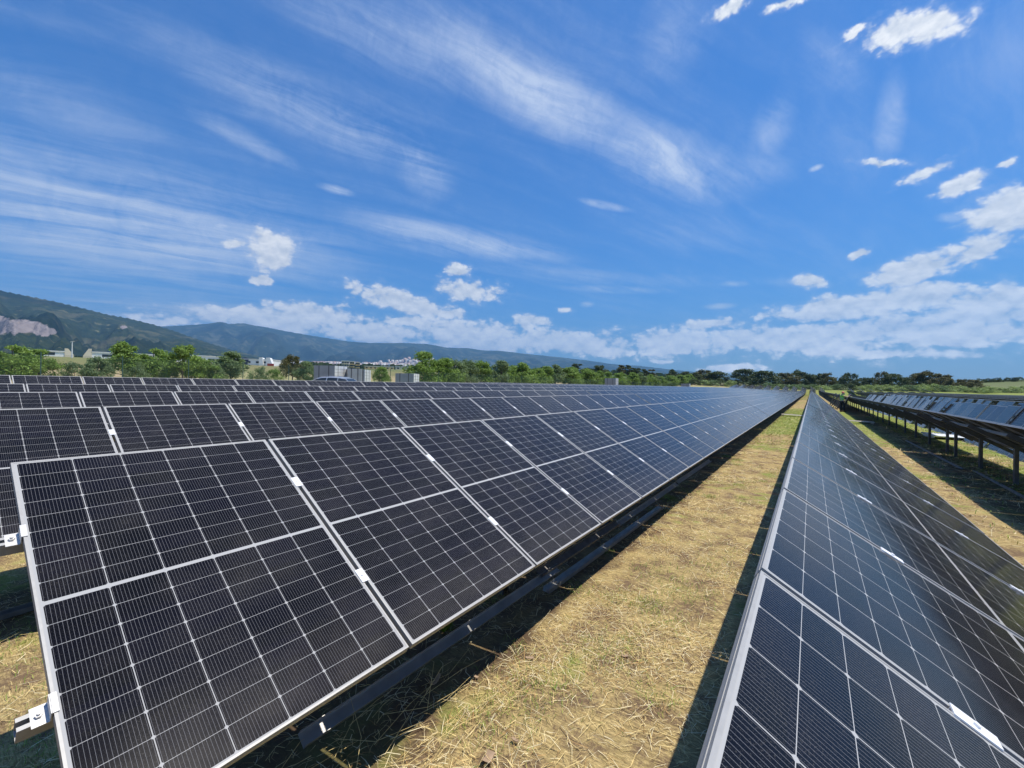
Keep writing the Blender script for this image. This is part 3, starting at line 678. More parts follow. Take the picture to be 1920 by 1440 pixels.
skinfig('safety_vest', [(0,0,.92,.15,.12),(0,0,1.10,.165,.125),(0,0,1.28,.185,.135),(0,0,1.43,.15,.11),(-.17,0,1.44,.075),(.17,0,1.44,.075)], [(0,1),(1,2),(2,3),(3,4),(3,5)], M['hivis'], pr)
for z_ in (1.05, 1.22):
    mb = MB(); mb.tube([(0, 0, z_ - .022), (0, 0, z_ + .022)], .17, 16, cap=False); o = link('reflective_band', mb.mesh('band', [M['reflect']]), pr); o.scale = (1.03, .8, 1)
skinfig('trousers', [(0,0,.94,.14,.11),(-.10,0,.88,.11),(-.12,.02,.50,.085),(-.13,-.03,.13,.07),(.10,0,.88,.11),(.13,.10,.50,.085),(.14,.06,.13,.07)], [(0,1),(1,2),(2,3),(0,4),(4,5),(5,6)], M['trousers'], pr)
for sx, pp in ((-1, ((-.20,0,1.42,.072),(-.27,.16,1.26,.058),(-.21,.37,1.35,.045))), (1, ((.20,0,1.42,.072),(.28,.16,1.28,.058),(.225,.37,1.40,.045)))):
    skinfig('sleeve', pp, [(0,1),(1,2)], M['sleeve'], pr)
    hx, hy, hz_ = (-.19, .47, 1.38) if sx < 0 else (.21, .47, 1.45)
    hp = [(hx, hy, hz_, .026, .016), (hx, hy + .05, hz_, .036, .014)]; he = [(0, 1)]
    for k in range(4):
        b0 = len(hp); hp += [(hx + (k - 1.5) * .019, hy + .085, hz_ - .004, .009), (hx + (k - 1.5) * .02, hy + .112 - abs(k - 1.3) * .006, hz_ - .022, .008), (hx + (k - 1.5) * .019, hy + .108, hz_ - .044, .0075)]; he += [(1, b0), (b0, b0 + 1), (b0 + 1, b0 + 2)]
    b0 = len(hp); hp += [(hx - sx * .04, hy + .03, hz_ - .015, .010), (hx - sx * .05, hy + .06, hz_ - .035, .009)]; he += [(0, b0), (b0, b0 + 1)]
    skinfig('hand', hp, he, M['skin'], pr, 1)
for sx, yo in ((-.13, 0.), (.14, .09)):
    mb = MB(); mb.tube([(sx, yo - .07, .05), (sx, yo + .05, .055), (sx, yo + .17, .035)], [.05, .052, .038], 10); mb.tube([(sx, yo - .03, .05), (sx, yo - .03, .17)], .055, 10); link('boot', mb.mesh('boot', [M['boot']], True), pr)
# the sheaf of panels leaning round the worker
for i in range(7):
    leaning(1.75 + .10 * i, 62 - 2.0 * i if i < 6 else 50.3, 0, R_(66 + rl.uniform(-4, 4)), R_(-8 + rl.uniform(-5, 5)), 'dark solar panel leaning in the aisle by the worker, %s from the far end' % ORD[i], 'solar panels leaning beside the worker')
# ------------------------------------------------------------------ trees
def leafmat(name, c, var=.35, tr=.25):
    mt, nt, b = nmat(name); q = G(nt)
    P = q.n('ShaderNodeTexCoord').outputs['Object']; n = q.noise(P, 1.1, 3, .6); n2 = q.noise(P, 9, 2, .6)
    f = q.m('ADD', q.m('MULTIPLY', n, .6), q.m('MULTIPLY', n2, .4))
    cc = q.mix(q.mr(f, .36, .64), tuple(a * (1 - var) for a in c), tuple(a * (1 + var) for a in c))
    q.put(b.inputs['Base Color'], cc); b.inputs['Roughness'].default_value = .6; b.inputs['Specular IOR Level'].default_value = .25
    t = q.n('ShaderNodeBsdfTranslucent'); q.put(t.inputs[0], q.mix(.5, cc, (c[0] * 1.5, c[1] * 1.6, c[2] * .6)))
    ms = q.n('ShaderNodeMixShader'); ms.inputs[0].default_value = tr; nt.links.new(b.outputs[0], ms.inputs[1]); nt.links.new(t.outputs[0], ms.inputs[2])
    nt.links.new(ms.outputs[0], nt.nodes['Material Output'].inputs[0]); return mt
LM = dict(bright=leafmat('leaf_bright_green', (.19, .285, .06)), grey=leafmat('leaf_grey_green', (.17, .235, .105)), dark=leafmat('leaf_dark_olive', (.075, .10, .036)), olive=leafmat('leaf_brown_olive', (.12, .115, .042)), pale=leafmat('leaf_pale_green', (.30, .37, .14)))
def tree_mesh(seed, clumps, nl, leaf, asp, mode):
    """unit tree: height 1, crown radius about .5*asp. returns trunk mesh builder, crown arrays"""
    r = np.random.default_rng(seed); tb = MB()
    lo = {'bush': .0, 'euc': .13, 'slim': .22, 'shrub': .0, 'poplar': .06}[mode]
    C, Rr = [], []
    for i in range(clumps):
        h = lo + (1 - lo) * r.uniform(.06, 1.) ** .85 * .86
        f = (h - lo) / (1 - lo) / .86
        env = {'bush': math.sin(math.pi * min(1, .30 + f * .66)) ** .7, 'euc': (math.sin(math.pi * min(1., .22 + f * .74)) ** .6), 'slim': .55 + .45 * math.sin(math.pi * f), 'shrub': math.sqrt(max(.05, 1 - f * f)), 'poplar': math.sin(math.pi * min(1, .25 + f * .72)) ** .8}[mode]
        a = r.uniform(0, 6.283); q = .5 * asp * env * math.sqrt(r.uniform(.05, 1.))
        C.append((q * math.cos(a), q * math.sin(a), h)); Rr.append(r.uniform(.09, .17) * (asp ** .5) * (1.25 - .5 * f))
    C = np.array(C); Rr = np.array(Rr)
    k = r.integers(0, clumps, nl); d = r.normal(0, 1, (nl, 3)); d /= np.linalg.norm(d, axis=1)[:, None]
    rad = Rr[k] * r.uniform(.25, 1, nl) ** .45 * (1 + .25 * r.normal(0, 1, nl)); P = C[k] + d * rad[:, None] * np.array([1.15, 1.15, .85]); P[:, 2] = np.clip(P[:, 2], .01, 1.2)
    nrm = d * .7 + r.normal(0, .6, (nl, 3)) + [0, 0, .35]; nrm /= np.linalg.norm(nrm, axis=1)[:, None]
    t = np.cross(nrm, r.normal(0, 1, (nl, 3))); t /= np.linalg.norm(t, axis=1)[:, None]; bt = np.cross(nrm, t)
    s = leaf * r.uniform(.6, 1.5, nl)[:, None]; t = t * s; bt = bt * s * .45
    V = np.stack([P - t, P + bt, P + t, P - bt], 1).reshape(-1, 3); Fc = np.arange(nl * 4).reshape(-1, 4)
    # trunk with limbs
    lean = r.uniform(-.05, .05, 2)
    top = .62 if mode != 'shrub' else .3
    tr_ = {'bush': .022, 'euc': .022, 'slim': .018, 'shrub': .012, 'poplar': .018}[mode]
    tb.tube([(0, 0, -.05), (lean[0] * .3, lean[1] * .3, top * .4), (lean[0], lean[1], top), (lean[0] * 1.5, lean[1] * 1.5, min(.95, top * 1.4))], [tr_, tr_ * .8, tr_ * .5, tr_ * .15], 6)
    for i in r.choice(clumps, min(clumps, 12), replace=False):
        h0 = max(.06, C[i][2] * r.uniform(.35, .7)); b0 = np.array([lean[0] * h0, lean[1] * h0, h0]); mid_ = b0 * .5 + C[i] * .5 + [0, 0, -.02]
        tb.tube([b0, mid_, C[i]], [tr_ * .5, tr_ * .33, tr_ * .1], 5)
    return tb, V, Fc
PROTO = {}
def proto(mode, lm, var, clumps, nl, leaf, asp):
    k = (mode, lm, var)
    if k not in PROTO:
        tb, V, Fc = tree_mesh(hash(mode) % 50 * 0 + var * 17 + len(mode) * 5, clumps, nl, leaf, asp, mode)
        PROTO[k] = (tb.mesh('trunk', [M['bark']]), rawmesh('crown', V, Fc, LM[lm], nper=4))
    return PROTO[k]
SPEC = {'bush': (44, 7600, .026, .95), 'poplar': (34, 5200, .025, .62), 'euc': (36, 3800, .030, .80), 'slim': (14, 1500, .028, .34), 'shrub': (26, 2800, .04, 1.7)}
def tree(mode, lm, x, y, h, wid, label, grp, name, var=None, cat='tree', rz=None):
    var = rl.randrange(4) if var is None else var
    tm, cm = proto(mode, lm, var, *SPEC[mode])
    asp = SPEC[mode][3]; sx = wid / asp / 1.0
    r = empty(name, (x, y, gz(x, y) - .05), rl.uniform(0, 6.28) if rz is None else rz); tag(r, label, cat, grp)
    r.scale = (sx, sx, h)
    link('trunk', tm, r); link('crown', cm, r); return r
TREES_LEFT = [  # u, top v, half width px, kind, leaf, label
 (22,640,44,'bush','bright','big bushy green tree at the far left edge of the photo'),
 (72,650,28,'bush','bright','green tree beside the big bushy one at the left edge'),
 (140,676,26,'shrub','grey','low rounded bush right of the gap in the trees'),
 (182,664,24,'bush','grey','grey-green bush left of the tall pointed tree'),
 (232,634,27,'poplar','bright','tall pointed bright green tree, tallest in the left group'),
 (287,647,36,'bush','bright','wide round bright green tree right of the tall pointed one'),
 (342,641,26,'euc','bright','airy tree on a thin bare trunk above the others'),
 (375,667,34,'bush','bright','bright green tree below the airy one'),
 (432,655,27,'poplar','grey','ragged tree with windblown top left of the white gabled hall'),
 (486,684,20,'shrub','grey','small grey bush in front of the white gabled hall'),
 (513,688,17,'shrub','bright','small green bush just right of the white hall'),
 (548,662,19,'euc','olive','tree with brownish top left of the panel crates'),
 (574,674,20,'bush','grey','leafy tree touching the left panel crate'),
 (318,678,24,'shrub','grey','low grey-green bush between the round tree and the airy one'),
 (715,684,16,'bush','bright','green tree standing between the two groups of crates'),
 (256,676,20,'shrub','grey','low bush at the foot of the tall pointed tree'),
 (405,682,20,'shrub','grey','low bush under the windblown tree'),]
def clearD(u):
    a = abs(azel(u, 720)[0]); return 51 / max(.2, math.sin(a))
for i, (u, v, hw, kd, lm, lab) in enumerate(TREES_LEFT):
    D = clearD(u) + (i % 3) * 2.2; x, y = at(u, D); g0 = gz(x, y); depth = Vector((x, y, 0)).dot(CF)
    tree(kd, lm, x, y, zat(u, v, D) - g0 + .05, 2 * hw / FPX * depth, lab, None, 'leafy_tree' if kd != 'shrub' else 'bush', cat='tree' if kd != 'shrub' else 'bush')
y = 47.; i = 0
while y < 232:
    x = -50.5 + rl.uniform(-1.6, 1.6); h = rl.uniform(4.2, 5.8)
    tree(rl.choice(('bush', 'poplar', 'bush')), rl.choice(('bright', 'bright', 'grey')), x, y, h, rl.uniform(4.4, 6.4), 'leafy tree in the dense line behind the green fence, %s from the near end' % ordw(i), 'dense line of trees behind the fence', 'leafy_tree'); i += 1
    y += rl.uniform(2.7, 3.8) * (1 + y / 400)
EU = [(1058,687,10,'slim'),(1080,680,12,'slim'),(1102,688,10,'slim'),(1121,685,17,'euc'),(1166,684,9,'slim'),(1180,683,10,'slim'),(1194,688,8,'slim'),(1208,689,7,'slim'),(1221,694,8,'slim'),
 (1260,693,14,'euc'),(1283,694,12,'euc'),(1300,699,14,'euc'),(1320,690,20,'euc'),(1341,694,24,'euc'),(1394,691,23,'euc'),(1431,693,26,'euc'),(1475,696,23,'euc'),(1498,694,17,'euc'),(1518,700,14,'euc'),(1534,697,16,'euc'),(1551,696,15,'euc'),
 (1594,699,16,'euc'),(1618,708,11,'euc'),(1630,709,10,'euc'),(1653,697,15,'euc'),(1674,694,17,'euc'),(1697,706,14,'euc'),(1716,699,20,'euc'),(1733,696,18,'euc'),(1763,698,22,'euc'),(1782,708,13,'euc'),(1806,710,14,'euc'),(1824,711,15,'euc'),(1368,712,10,'euc'),(1571,712,12,'euc')]
for i, (u, v, hw, kd) in enumerate(EU):
    D = 232 + (i * 37 % 5) * 5 if u > 1240 else 236; x, y = at(u, D); g0 = gz(x, y); depth = Vector((x, y, 0)).dot(CF)
    lm = 'olive' if (u > 1700 or i % 4 == 0) else 'dark'
    tree(kd, lm, x, y, zat(u, v, D) - g0 + .05 + rl.uniform(-.4, 1.1), 1.95 * hw / FPX * depth, 'dark eucalyptus on the skyline beyond the rows, %s from the left' % ordw(i), 'eucalyptus trees on the skyline', 'eucalyptus_tree')
i = 0
for u in range(1235, 1925, 17):
    D = 222 + rl.uniform(-5, 9); x, y = at(u, D); h = rl.uniform(2.0, 3.4) if u < 1800 else rl.uniform(1.6, 2.6)
    tree('shrub', rl.choice(('pale', 'grey', 'dark')) if u < 1790 else 'pale', x, y, h, rl.uniform(6, 9), 'low shrub at the foot of the skyline trees, %s from the left' % ordw(i), 'low shrubs at the foot of the skyline trees', 'shrub', cat='shrub'); i += 1
i = 0
for (u, v, hw) in ((1850,714,9),(1868,717,10),(1890,716,8),(1908,713,10),(1876,712,6),(1838,709,9)):
    D = 330; x, y = at(u, D); g0 = gz(x, y); tree('shrub', 'dark', x, y, max(2.5, zat(u, v, D) - g0), 2 * hw / FPX * 240, 'dark round bush on the pale meadow, %s of six' % ordw(i), 'dark bushes on the far right meadow', 'bush', cat='bush'); i += 1

# ------------------------------------------------------------------ fence
fr = empty('mesh_fence', (-45, 1, gz(-45, 1))); tag(fr, 'green wire mesh fence with thin posts running behind the left rows', 'fence')
mb = MB(); mb.tube([(0, 0, -.3), (0, 0, 2.25)], .032, 8); PM = mb.mesh('fence_post', [M['fence']])
for k in range(54): link('post', PM, fr, (0, k * 4.4 - .1, 0))
ys_ = np.arange(0, 233, .055); n = len(ys_); w = .0028
V = []; z0, z1 = .05, 2.1
V = np.stack([np.stack([np.zeros(n), ys_ - w, np.full(n, z0)], 1), np.stack([np.zeros(n), ys_ + w, np.full(n, z0)], 1), np.stack([np.zeros(n), ys_ + w, np.full(n, z1)], 1), np.stack([np.zeros(n), ys_ - w, np.full(n, z1)], 1)], 1)
V[:, :, 2] += (gz_np(-45, ys_ + 1) - gz(-45, 1))[:, None]
V = V.reshape(-1, 3)
hz_ = np.arange(.08, 2.12, .1); H = []
for zc in hz_:
    H += [(0, 0, zc - w), (0, 187, zc - w), (0, 187, zc + w), (0, 0, zc + w)]
V = np.concatenate([V, np.array(H)]); Fm = np.arange(len(V)).reshape(-1, 4)
link('wire_mesh', rawmesh('wire_mesh', V, Fm, M['fence'], nper=4), fr)

# ------------------------------------------------------------------ crates of panels and car
def crate(u, D, wid, dep, h, rz, label, name='panel_crate', z0=None):
    x, y = at(u, D); g0 = gz(x, y) if z0 is None else z0
    r = empty(name, (x, y, g0), R_(rz)); tag(r, label, 'crate', 'tall grey crates of packed panels')
    mb = MB(); mb.box((0, 0, .14), (wid, dep, h)); link('crate_body', mb.mesh('crate_body', [M['midgrey']]), r)
    mb = MB(); k = max(4, int((h - .14) / .27)); hh = (h - .14) / k
    for j in range(k): mb.box((wid, .0, .14 + j * hh + .012), (wid + .02, dep, .14 + (j + 1) * hh - .012)); mb.box((0, -.02, .14 + j * hh + .012), (.0, -.019, .15 + j * hh))
    link('panel_edges', mb.mesh('panel_edges', [M['lightgrey']]), r)
    for f in (.25, .72):
        mb = MB(); mb.box((wid * f - .03, -.012, .1), (wid * f + .03, -.002, h + .01)); mb.box((wid * f - .03, -.012, h), (wid * f + .03, dep, h + .01)); link('strap', mb.mesh('strap', [M['strap']]), r)
        mb = MB(); mb.box((wid + .02, dep * f - .03, .1), (wid + .03, dep * f + .03, h + .01)); link('strap', mb.mesh('strap', [M['strap']]), r)
    mb = MB(); mb.box((0, 0, .0), (.1, dep, .12)); mb.box((wid / 2 - .05, 0, 0), (wid / 2 + .05, dep, .12)); mb.box((wid - .1, 0, 0), (wid, dep, .12)); mb.box((0, 0, .12), (wid, dep, .14)); link('pallet', mb.mesh('pallet', [M['wood']]), r)
    return r
crate(588, 42, 1.95, 2.3, 2.28, 30, 'leftmost tall grey crate of packed panels behind the silver car')
crate(652, 41.5, 1.2, 2.0, 2.15, 62, 'middle grey crate with pale ribbed side behind the car roof')
crate(672, 41.8, .55, 2.2, 2.12, 40, 'right grey crate of the left group, dark narrow end')
crate(741, 44, 1.85, 2.2, 1.90, 34, 'separate grey crate standing right of the green tree')
crate(1134, 80, 2.1, 1.2, 2.55, 0, 'small far crate in front of the fence near the middle')
crate(1277, 133, 2.3, 1.2, 2.2, 0, 'farthest small crate by the fence')
cx_, cy_ = at(620, 36.5); cz = gz(cx_, cy_)
car = empty('parked_car', (cx_, cy_, cz), R_(28)); tag(car, 'silver car with only its roof showing behind the left rows', 'car')
M['carpaint'] = simple('silver_paint', (.62, .64, .66), .25, .6); M['tyre'] = simple('tyre', (.02, .02, .02), .8); M['tail'] = simple('tail_lamp', (.4, .02, .02), .3)
mb = MB()
side = [(-2.15,.30),(-2.2,.62),(-2.1,.86),(-1.45,.97),(1.75,.99),(2.12,.92),(2.2,.6),(2.15,.30)]
for i in range(len(side)):
    (xa, za), (xb, zb) = side[i], side[(i + 1) % len(side)]
    mb.poly([(xa, -.88, za), (xb, -.88, zb), (xb, .88, zb), (xa, .88, za)][::-1])
mb.poly([(a, -.88, b_) for a, b_ in side]); mb.poly([(a, .88, b_) for a, b_ in side][::-1]); link('body', mb.mesh('body', [M['carpaint']]), car)
roof = [(-.70, 1.36), (-.35, 1.43), (.4, 1.46), (1.1, 1.43), (1.6, 1.34)]
mb = MB()
for i in range(4):
    (xa, za), (xb, zb) = roof[i], roof[i + 1]
    mb.poly([(xa, -.62, za), (xb, -.62, zb), (xb, .62, zb), (xa, .62, za)]); mb.poly([(xa, -.62, za), (xa, -.68, za - .07), (xb, -.68, zb - .07), (xb, -.62, zb)]); mb.poly([(xa, .62, za), (xb, .62, zb), (xb, .68, zb - .07), (xa, .68, za - .07)])
    mb.poly([(xa, -.66, za - .075), (xb, -.66, zb - .075), (xb, .66, zb - .075), (xa, .66, za - .075)][::-1])
for sy in (-1, 1):
    for a, b_ in (((-1.4, .85, .975), (-.70, .66, 1.33)), ((.05, .84, .98), (.1, .67, 1.39)), ((1.0, .84, .98), (1.0, .67, 1.38)), ((2.0, .8, .97), (1.6, .66, 1.31))):
        mb.tube([(a[0], sy * a[1], a[2]), (b_[0], sy * b_[1], b_[2])], .028, 6)
    mb.tube([(-.5, sy * .6, 1.47), (.4, sy * .6, 1.51), (1.3, sy * .6, 1.45)], .014, 6)
link('roof', mb.mesh('roof', [M['carpaint']]), car)
mb = MB()
for sy in (-1, 1):
    w_ = [(-1.38, .845, .98), (2.0, .80, .98), (1.6, .655, 1.31), (1.1, .665, 1.37), (.4, .67, 1.395), (-.35, .67, 1.37), (-.68, .66, 1.32)]
    mb.poly([(a, sy * b_, c) for a, b_, c in (w_ if sy < 0 else w_[::-1])])
link('side_window', mb.mesh('side_window', [M['darkwin']]), car)
mb = MB(); mb.poly([(-1.42, -.83, .98), (-1.42, .83, .98), (-.70, .64, 1.34), (-.70, -.64, 1.34)][::-1]); link('windscreen', mb.mesh('windscreen', [M['darkwin']]), car)
mb = MB(); mb.poly([(2.02, -.78, .98), (2.02, .78, .98), (1.61, .63, 1.32), (1.61, -.63, 1.32)]); link('rear_window', mb.mesh('rear_window', [M['darkwin']]), car)
for x_ in (-1.35, 1.35):
    for sy in (-1, 1):
        mb = MB(); mb.tube([(x_, sy * .70, .32), (x_, sy * .90, .32)], .32, 18); w_ = link('tyre', mb.mesh('tyre', [M['tyre']]), car)
        mb = MB(); mb.tube([(x_, sy * .84, .32), (x_, sy * .91, .32)], .19, 12); link('rim', mb.mesh('rim', [M['alu']]), w_)
for sy in (-1, 1):
    mb = MB(); mb.box((2.12, sy * .72 - .12, .66), (2.215, sy * .72 + .12, .84)); link('tail_lamp', mb.mesh('tail_lamp', [M['tail']]), car)
    mb = MB(); mb.box((-2.215, sy * .68 - .14, .62), (-2.1, sy * .68 + .14, .76)); link('headlight', mb.mesh('headlight', [M['white']]), car)

# ------------------------------------------------------------------ halls and blocks beyond the trees
M['red'] = simple('red_base', (.40, .05, .04), .7); M['crest'] = simple('dark_crest', (.03, .04, .10), .5)
def hall(u0, u1, D0, D1, vt, label, endw=None, crest=None, gable=None, band=True):
    x0, y0 = at(u0, D0); x1, y1 = at(u1, D1); b0 = gz((x0 + x1) / 2, (y0 + y1) / 2) - .5; um = (u0 + u1) / 2; Dm = (D0 + D1) / 2
    h = zat(um, vt, Dm) - b0; L = math.hypot(x1 - x0, y1 - y0)
    r = empty('industrial_hall', (x0, y0, b0), math.atan2(y1 - y0, x1 - x0)); tag(r, label, 'building')
    mb = MB(); mb.box((0, 0, 0), (L, 22, h)); link('wall', mb.mesh('wall', [M['white']]), r)
    mb = MB(); mb.box((-.2, -.3, h), (L + .2, 22.3, h + .35)); link('roof', mb.mesh('roof', [M['lightgrey']]), r)
    if band:
        for k in range(int(L / 9)):
            mb = MB(); mb.box((3 + k * 9, -.06, h * .45), (9.4 + k * 9, -.01, h * .45 + 1.0)); link('window', mb.mesh('window', [M['darkwin']]), r)
    if endw:      # tapering pale end wall: side, cream colour
        xx = L if endw > 0 else -1.2
        mb = MB(); mb.prof([(0, 0), (2.6 * endw, 0), (2.4 * endw, 1.5), (.9 * endw, h + 1.4), (0, h + 1.4)], -.3, .1); mm = mb.mesh('end_wall', [M['cream']]); link('end_wall', mm, r, (L if endw > 0 else 0, 0, 0))
    if gable:
        for k in (0, 1):
            mb = MB(); mb.prof([(-1.1, 0), (1.1 + k * 1.2, 0), (.9 + k * .7, h * .6), (.6 + k * .2, h + .9), (-.2, h + 1.1), (-1.1, h + 1.1)], -.9, 1.5); link('curved_gable', mb.mesh('curved_gable', [M['white']]), r, (L - 4 + k * 3.4, 0, 0))
        mb = MB(); mb.box((L - 1, -.95, 0), (L + 2.2, -.9, 1.4)); link('red_plinth', mb.mesh('red_plinth', [M['red']]), r)
    if crest:
        cxx = crest * L; s_ = 1.7; zc = h * .62
        sh = [(-s_, s_ * 1.1), (0, s_ * 1.35), (s_, s_ * 1.1), (s_ * .95, -.2 * s_), (.5 * s_, -1. * s_), (0, -1.45 * s_), (-.5 * s_, -1. * s_), (-s_ * .95, -.2 * s_)]
        mb = MB(); mb.prof([(cxx + a, zc + b_) for a, b_ in sh], -.12, -.02); link('crest', mb.mesh('crest', [M['crest']]), r)
    return r
hall(30, 120, 235, 235, 658, 'long white hall with a tapering cream end wall, left of the pole', endw=1)
hall(171, 318, 240, 240, 664, 'white hall with cream end wall on its left, right of the pole', endw=-1)
hall(330, 424, 250, 250, 668, 'white hall showing between the trees')
hall(432, 506, 258, 250, 674, 'white hall with a dark shield emblem and curved gable end', crest=.36, gable=True)
x, y = at(134, 215); b0 = gz(x, y); mb = MB(); mb.tube([(0, 0, -.5), (0, 0, zat(134, 640, 215) - b0)], [.22, .12], 8); pr_ = link('pole', mb.mesh('pole', [M['lightgrey']])); pr_.name = 'lamp_mast'; pr_.location = (x, y, b0)
tag(pr_, 'thin grey mast standing between the two white halls', 'mast')
mb = MB(); zt = zat(134, 640, 215) - b0; mb.tube([(-3, 0, zt - .1), (0, 0, zt), (3, 0, zt - .1)], .09, 6); link('crossarm', mb.mesh('crossarm', [M['lightgrey']]), pr_)
def block(u0, u1, vt, D, mat, label, st=3, dz=0):
    x0, y0 = at(u0, D); x1, y1 = at(u1, D); b0 = gz((x0 + x1) / 2, (y0 + y1) / 2) - 1; h = zat((u0 + u1) / 2, vt, D) - b0; L = math.hypot(x1 - x0, y1 - y0)
    r = empty('apartment_block', (x0, y0, b0), math.atan2(y1 - y0, x1 - x0)); tag(r, label, 'building')
    mb = MB(); mb.box((0, 0, 0), (L, 12, h)); link('wall', mb.mesh('wall', [M[mat]]), r); mb = MB(); mb.box((-.4, -.5, h), (L + .4, 12.5, h + .5)); link('roof', mb.mesh('roof', [M['lightgrey']]), r)
    k = max(3, min(14, int(L / 5))); me = None
    for j in range(st):
        z_ = h - 3.1 * (j + 1) + .6
        for i_ in range(k):
            if me is None:
                mb = MB(); mb.box((-1., -.07, 0), (1., -.01, 1.6)); me = mb.mesh('window', [M['darkwin']])
            link('window', me, r, ((i_ + .5) * L / k, 0, z_))
        mb = MB(); mb.box((.5, -1.2, z_ - .6), (L - .5, -.0, z_ - .45)); link('balcony', mb.mesh('balcony', [M['cream']]), r)
block(640, 654, 677, 520, 'cream', 'pale low block left of the yellow apartment building')
block(655, 664, 678, 540, 'yellow', 'narrow yellow apartment building, left of a pair')
block(666, 674, 679.5, 540, 'yellow', 'narrow yellow apartment building, right of a pair')
block(683, 738, 687.5, 560, 'yellow', 'long low yellow building above the right crates', 2)
block(741, 770, 688, 500, 'cream', 'pale cream building with open frame above the separate crate', 1)

# ------------------------------------------------------------------ mountains
def mountmat(name, base, alt, patch):
    mt, nt, b = nmat(name); q = G(nt)
    P = q.n('ShaderNodeTexCoord').outputs['Object']
    n = q.noise(P, .0045, 8, .62); n2 = q.noise(P, .02, 6, .65); n3 = q.noise(P, .0012, 4, .5)
    c = q.mix(q.mr(n2, .35, .65), base, alt)
    c = q.mix(q.mr(q.m('ADD', q.m('MULTIPLY', n, .7), q.m('MULTIPLY', n3, .3)), .50, .60, 0, .65, True), c, patch)
    c = q.mix(q.mr(q.noise(P, .011, 5, .7), .60, .66, 0, .7, True), c, tuple(a * 1.7 for a in patch))
    c = q.mix(q.mr(q.noise(P, .0009, 3, .5), .52, .60, 0, .6, True), c, tuple(a * .45 for a in base))
    at_ = q.n('ShaderNodeAttribute'); at_.attribute_name = 'quarry'
    rock = q.mix(q.noise(q.map(P, (0, 0, 0), (0, 0, 0), (1, 1, .35)), .03, 6, .7), (.13, .10, .095), (.42, .37, .35))
    qf = q.mr(q.m('ADD', at_.outputs['Fac'], q.m('MULTIPLY', q.m('SUBTRACT', n2, .5), .9)), .42, .58)
    c = q.mix(qf, c, rock)
    q.put(b.inputs['Base Color'], c); b.inputs['Roughness'].default_value = 1; b.inputs['Specular IOR Level'].default_value = 0
    q.put(b.inputs['Normal'], q.bump(n2, 1., 25)); return mt
def interp(pts, u):
    xs_ = [p[0] for p in pts]; return float(np.interp(u, xs_, [p[1] for p in pts]))
def vnoise(a, b_, seed):
    s = 0
    for k in range(5):
        f = 2 ** k; s += (math.sin(a * f * 1.7 + seed * 3.1 + k * 1.3 + 1.5 * math.sin(b_ * f * 1.1 + k)) * math.cos(b_ * f * 2.3 + seed + k * 2.1 + math.sin(a * f * .9))) / f ** .95
    return s
def mountain(name, sky_, D0, D1, u0, u1, mat, label, seed, amp=.1, quarry=None):
    nu, nr = 320, 46
    V = np.zeros((nu, nr + 6, 3)); Q = np.zeros((nu, nr + 6))
    for i in range(nu):
        u = u0 + (u1 - u0) * i / (nu - 1); az_, _ = azel(u, 700)
        crest = zat(u, interp(sky_, u), D1)
        for j in range(nr + 6):
            f = j / (nr - 1); D = D0 + (D1 - D0) * f; x_, y_ = math.sin(az_) * D, math.cos(az_) * D
            g0 = gz(x_, y_) - 12
            if f <= 1:
                ff = f ** 1.25; w_ = math.sin(math.pi * min(1, f)) ; s = ff + amp * w_ * vnoise(az_ * 26, f * 2.2, seed)
                z_ = g0 + (crest - g0) * min(s, .25 + .75 * f + .0) if f < 1 else crest
                z_ = g0 + (crest - g0) * (s if s < f * 1.12 else f * 1.12) if f < 1 else crest
                z_ = min(z_, EYE + (crest - EYE) * (D / D1) * .999) if f < 1 else z_
                if f == 1: z_ += 3.5 * vnoise(az_ * 420, 2, seed)
            else: z_ = crest - (crest - g0) * (f - 1) * 3
            V[i, j] = (x_, y_, z_)
            if quarry:
                v_ = 720 - FPX * 0; el_ = math.atan2(z_ - EYE, D)
                d = Vector((math.sin(az_) * math.cos(el_), math.cos(az_) * math.cos(el_), math.sin(el_))); vv = 720 - FPX * d.dot(CU) / d.dot(CF); uu_ = 960 + FPX * d.dot(CR) / d.dot(CF)
                for (qu, qv, ru, rv) in quarry:
                    e = 1 - math.hypot((uu_ - qu) / ru, (vv - qv) / rv); Q[i, j] = max(Q[i, j], min(1, .5 + e * 1.5) if e > -.34 else 0)
    n2_ = nr + 6; idx_ = np.arange(nu * n2_).reshape(nu, n2_)
    F_ = np.stack([idx_[:-1, :-1], idx_[1:, :-1], idx_[1:, 1:], idx_[:-1, 1:]], -1).reshape(-1, 4)
    me = rawmesh(name, V.reshape(-1, 3), F_, mat, nper=4, smooth=True)
    a_ = me.attributes.new('quarry', 'FLOAT', 'POINT'); a_.data.foreach_set('value', Q.ravel().astype(np.float32))
    o = link(name, me); o['kind'] = 'structure'; o['label'] = label; return o
MA = mountmat('wooded_slope', (.016, .028, .014), (.048, .062, .026), (.13, .12, .06)); MBm = mountmat('far_wooded_slope', (.014, .026, .018), (.045, .058, .034), (.12, .12, .075))
mountain('mountain', [(-300,520),(-60,532),(0,545),(60,557),(100,565),(150,577),(200,590),(240,597),(285,608),(330,622),(380,640),(430,655),(500,672),(560,684),(640,698)], 1500, 4300, -260, 600, MA, 'near mountain', 1.7, .12,
         [(28,612,58,13),(84,622,24,7),(-30,610,60,20),(232,613,7,3)])
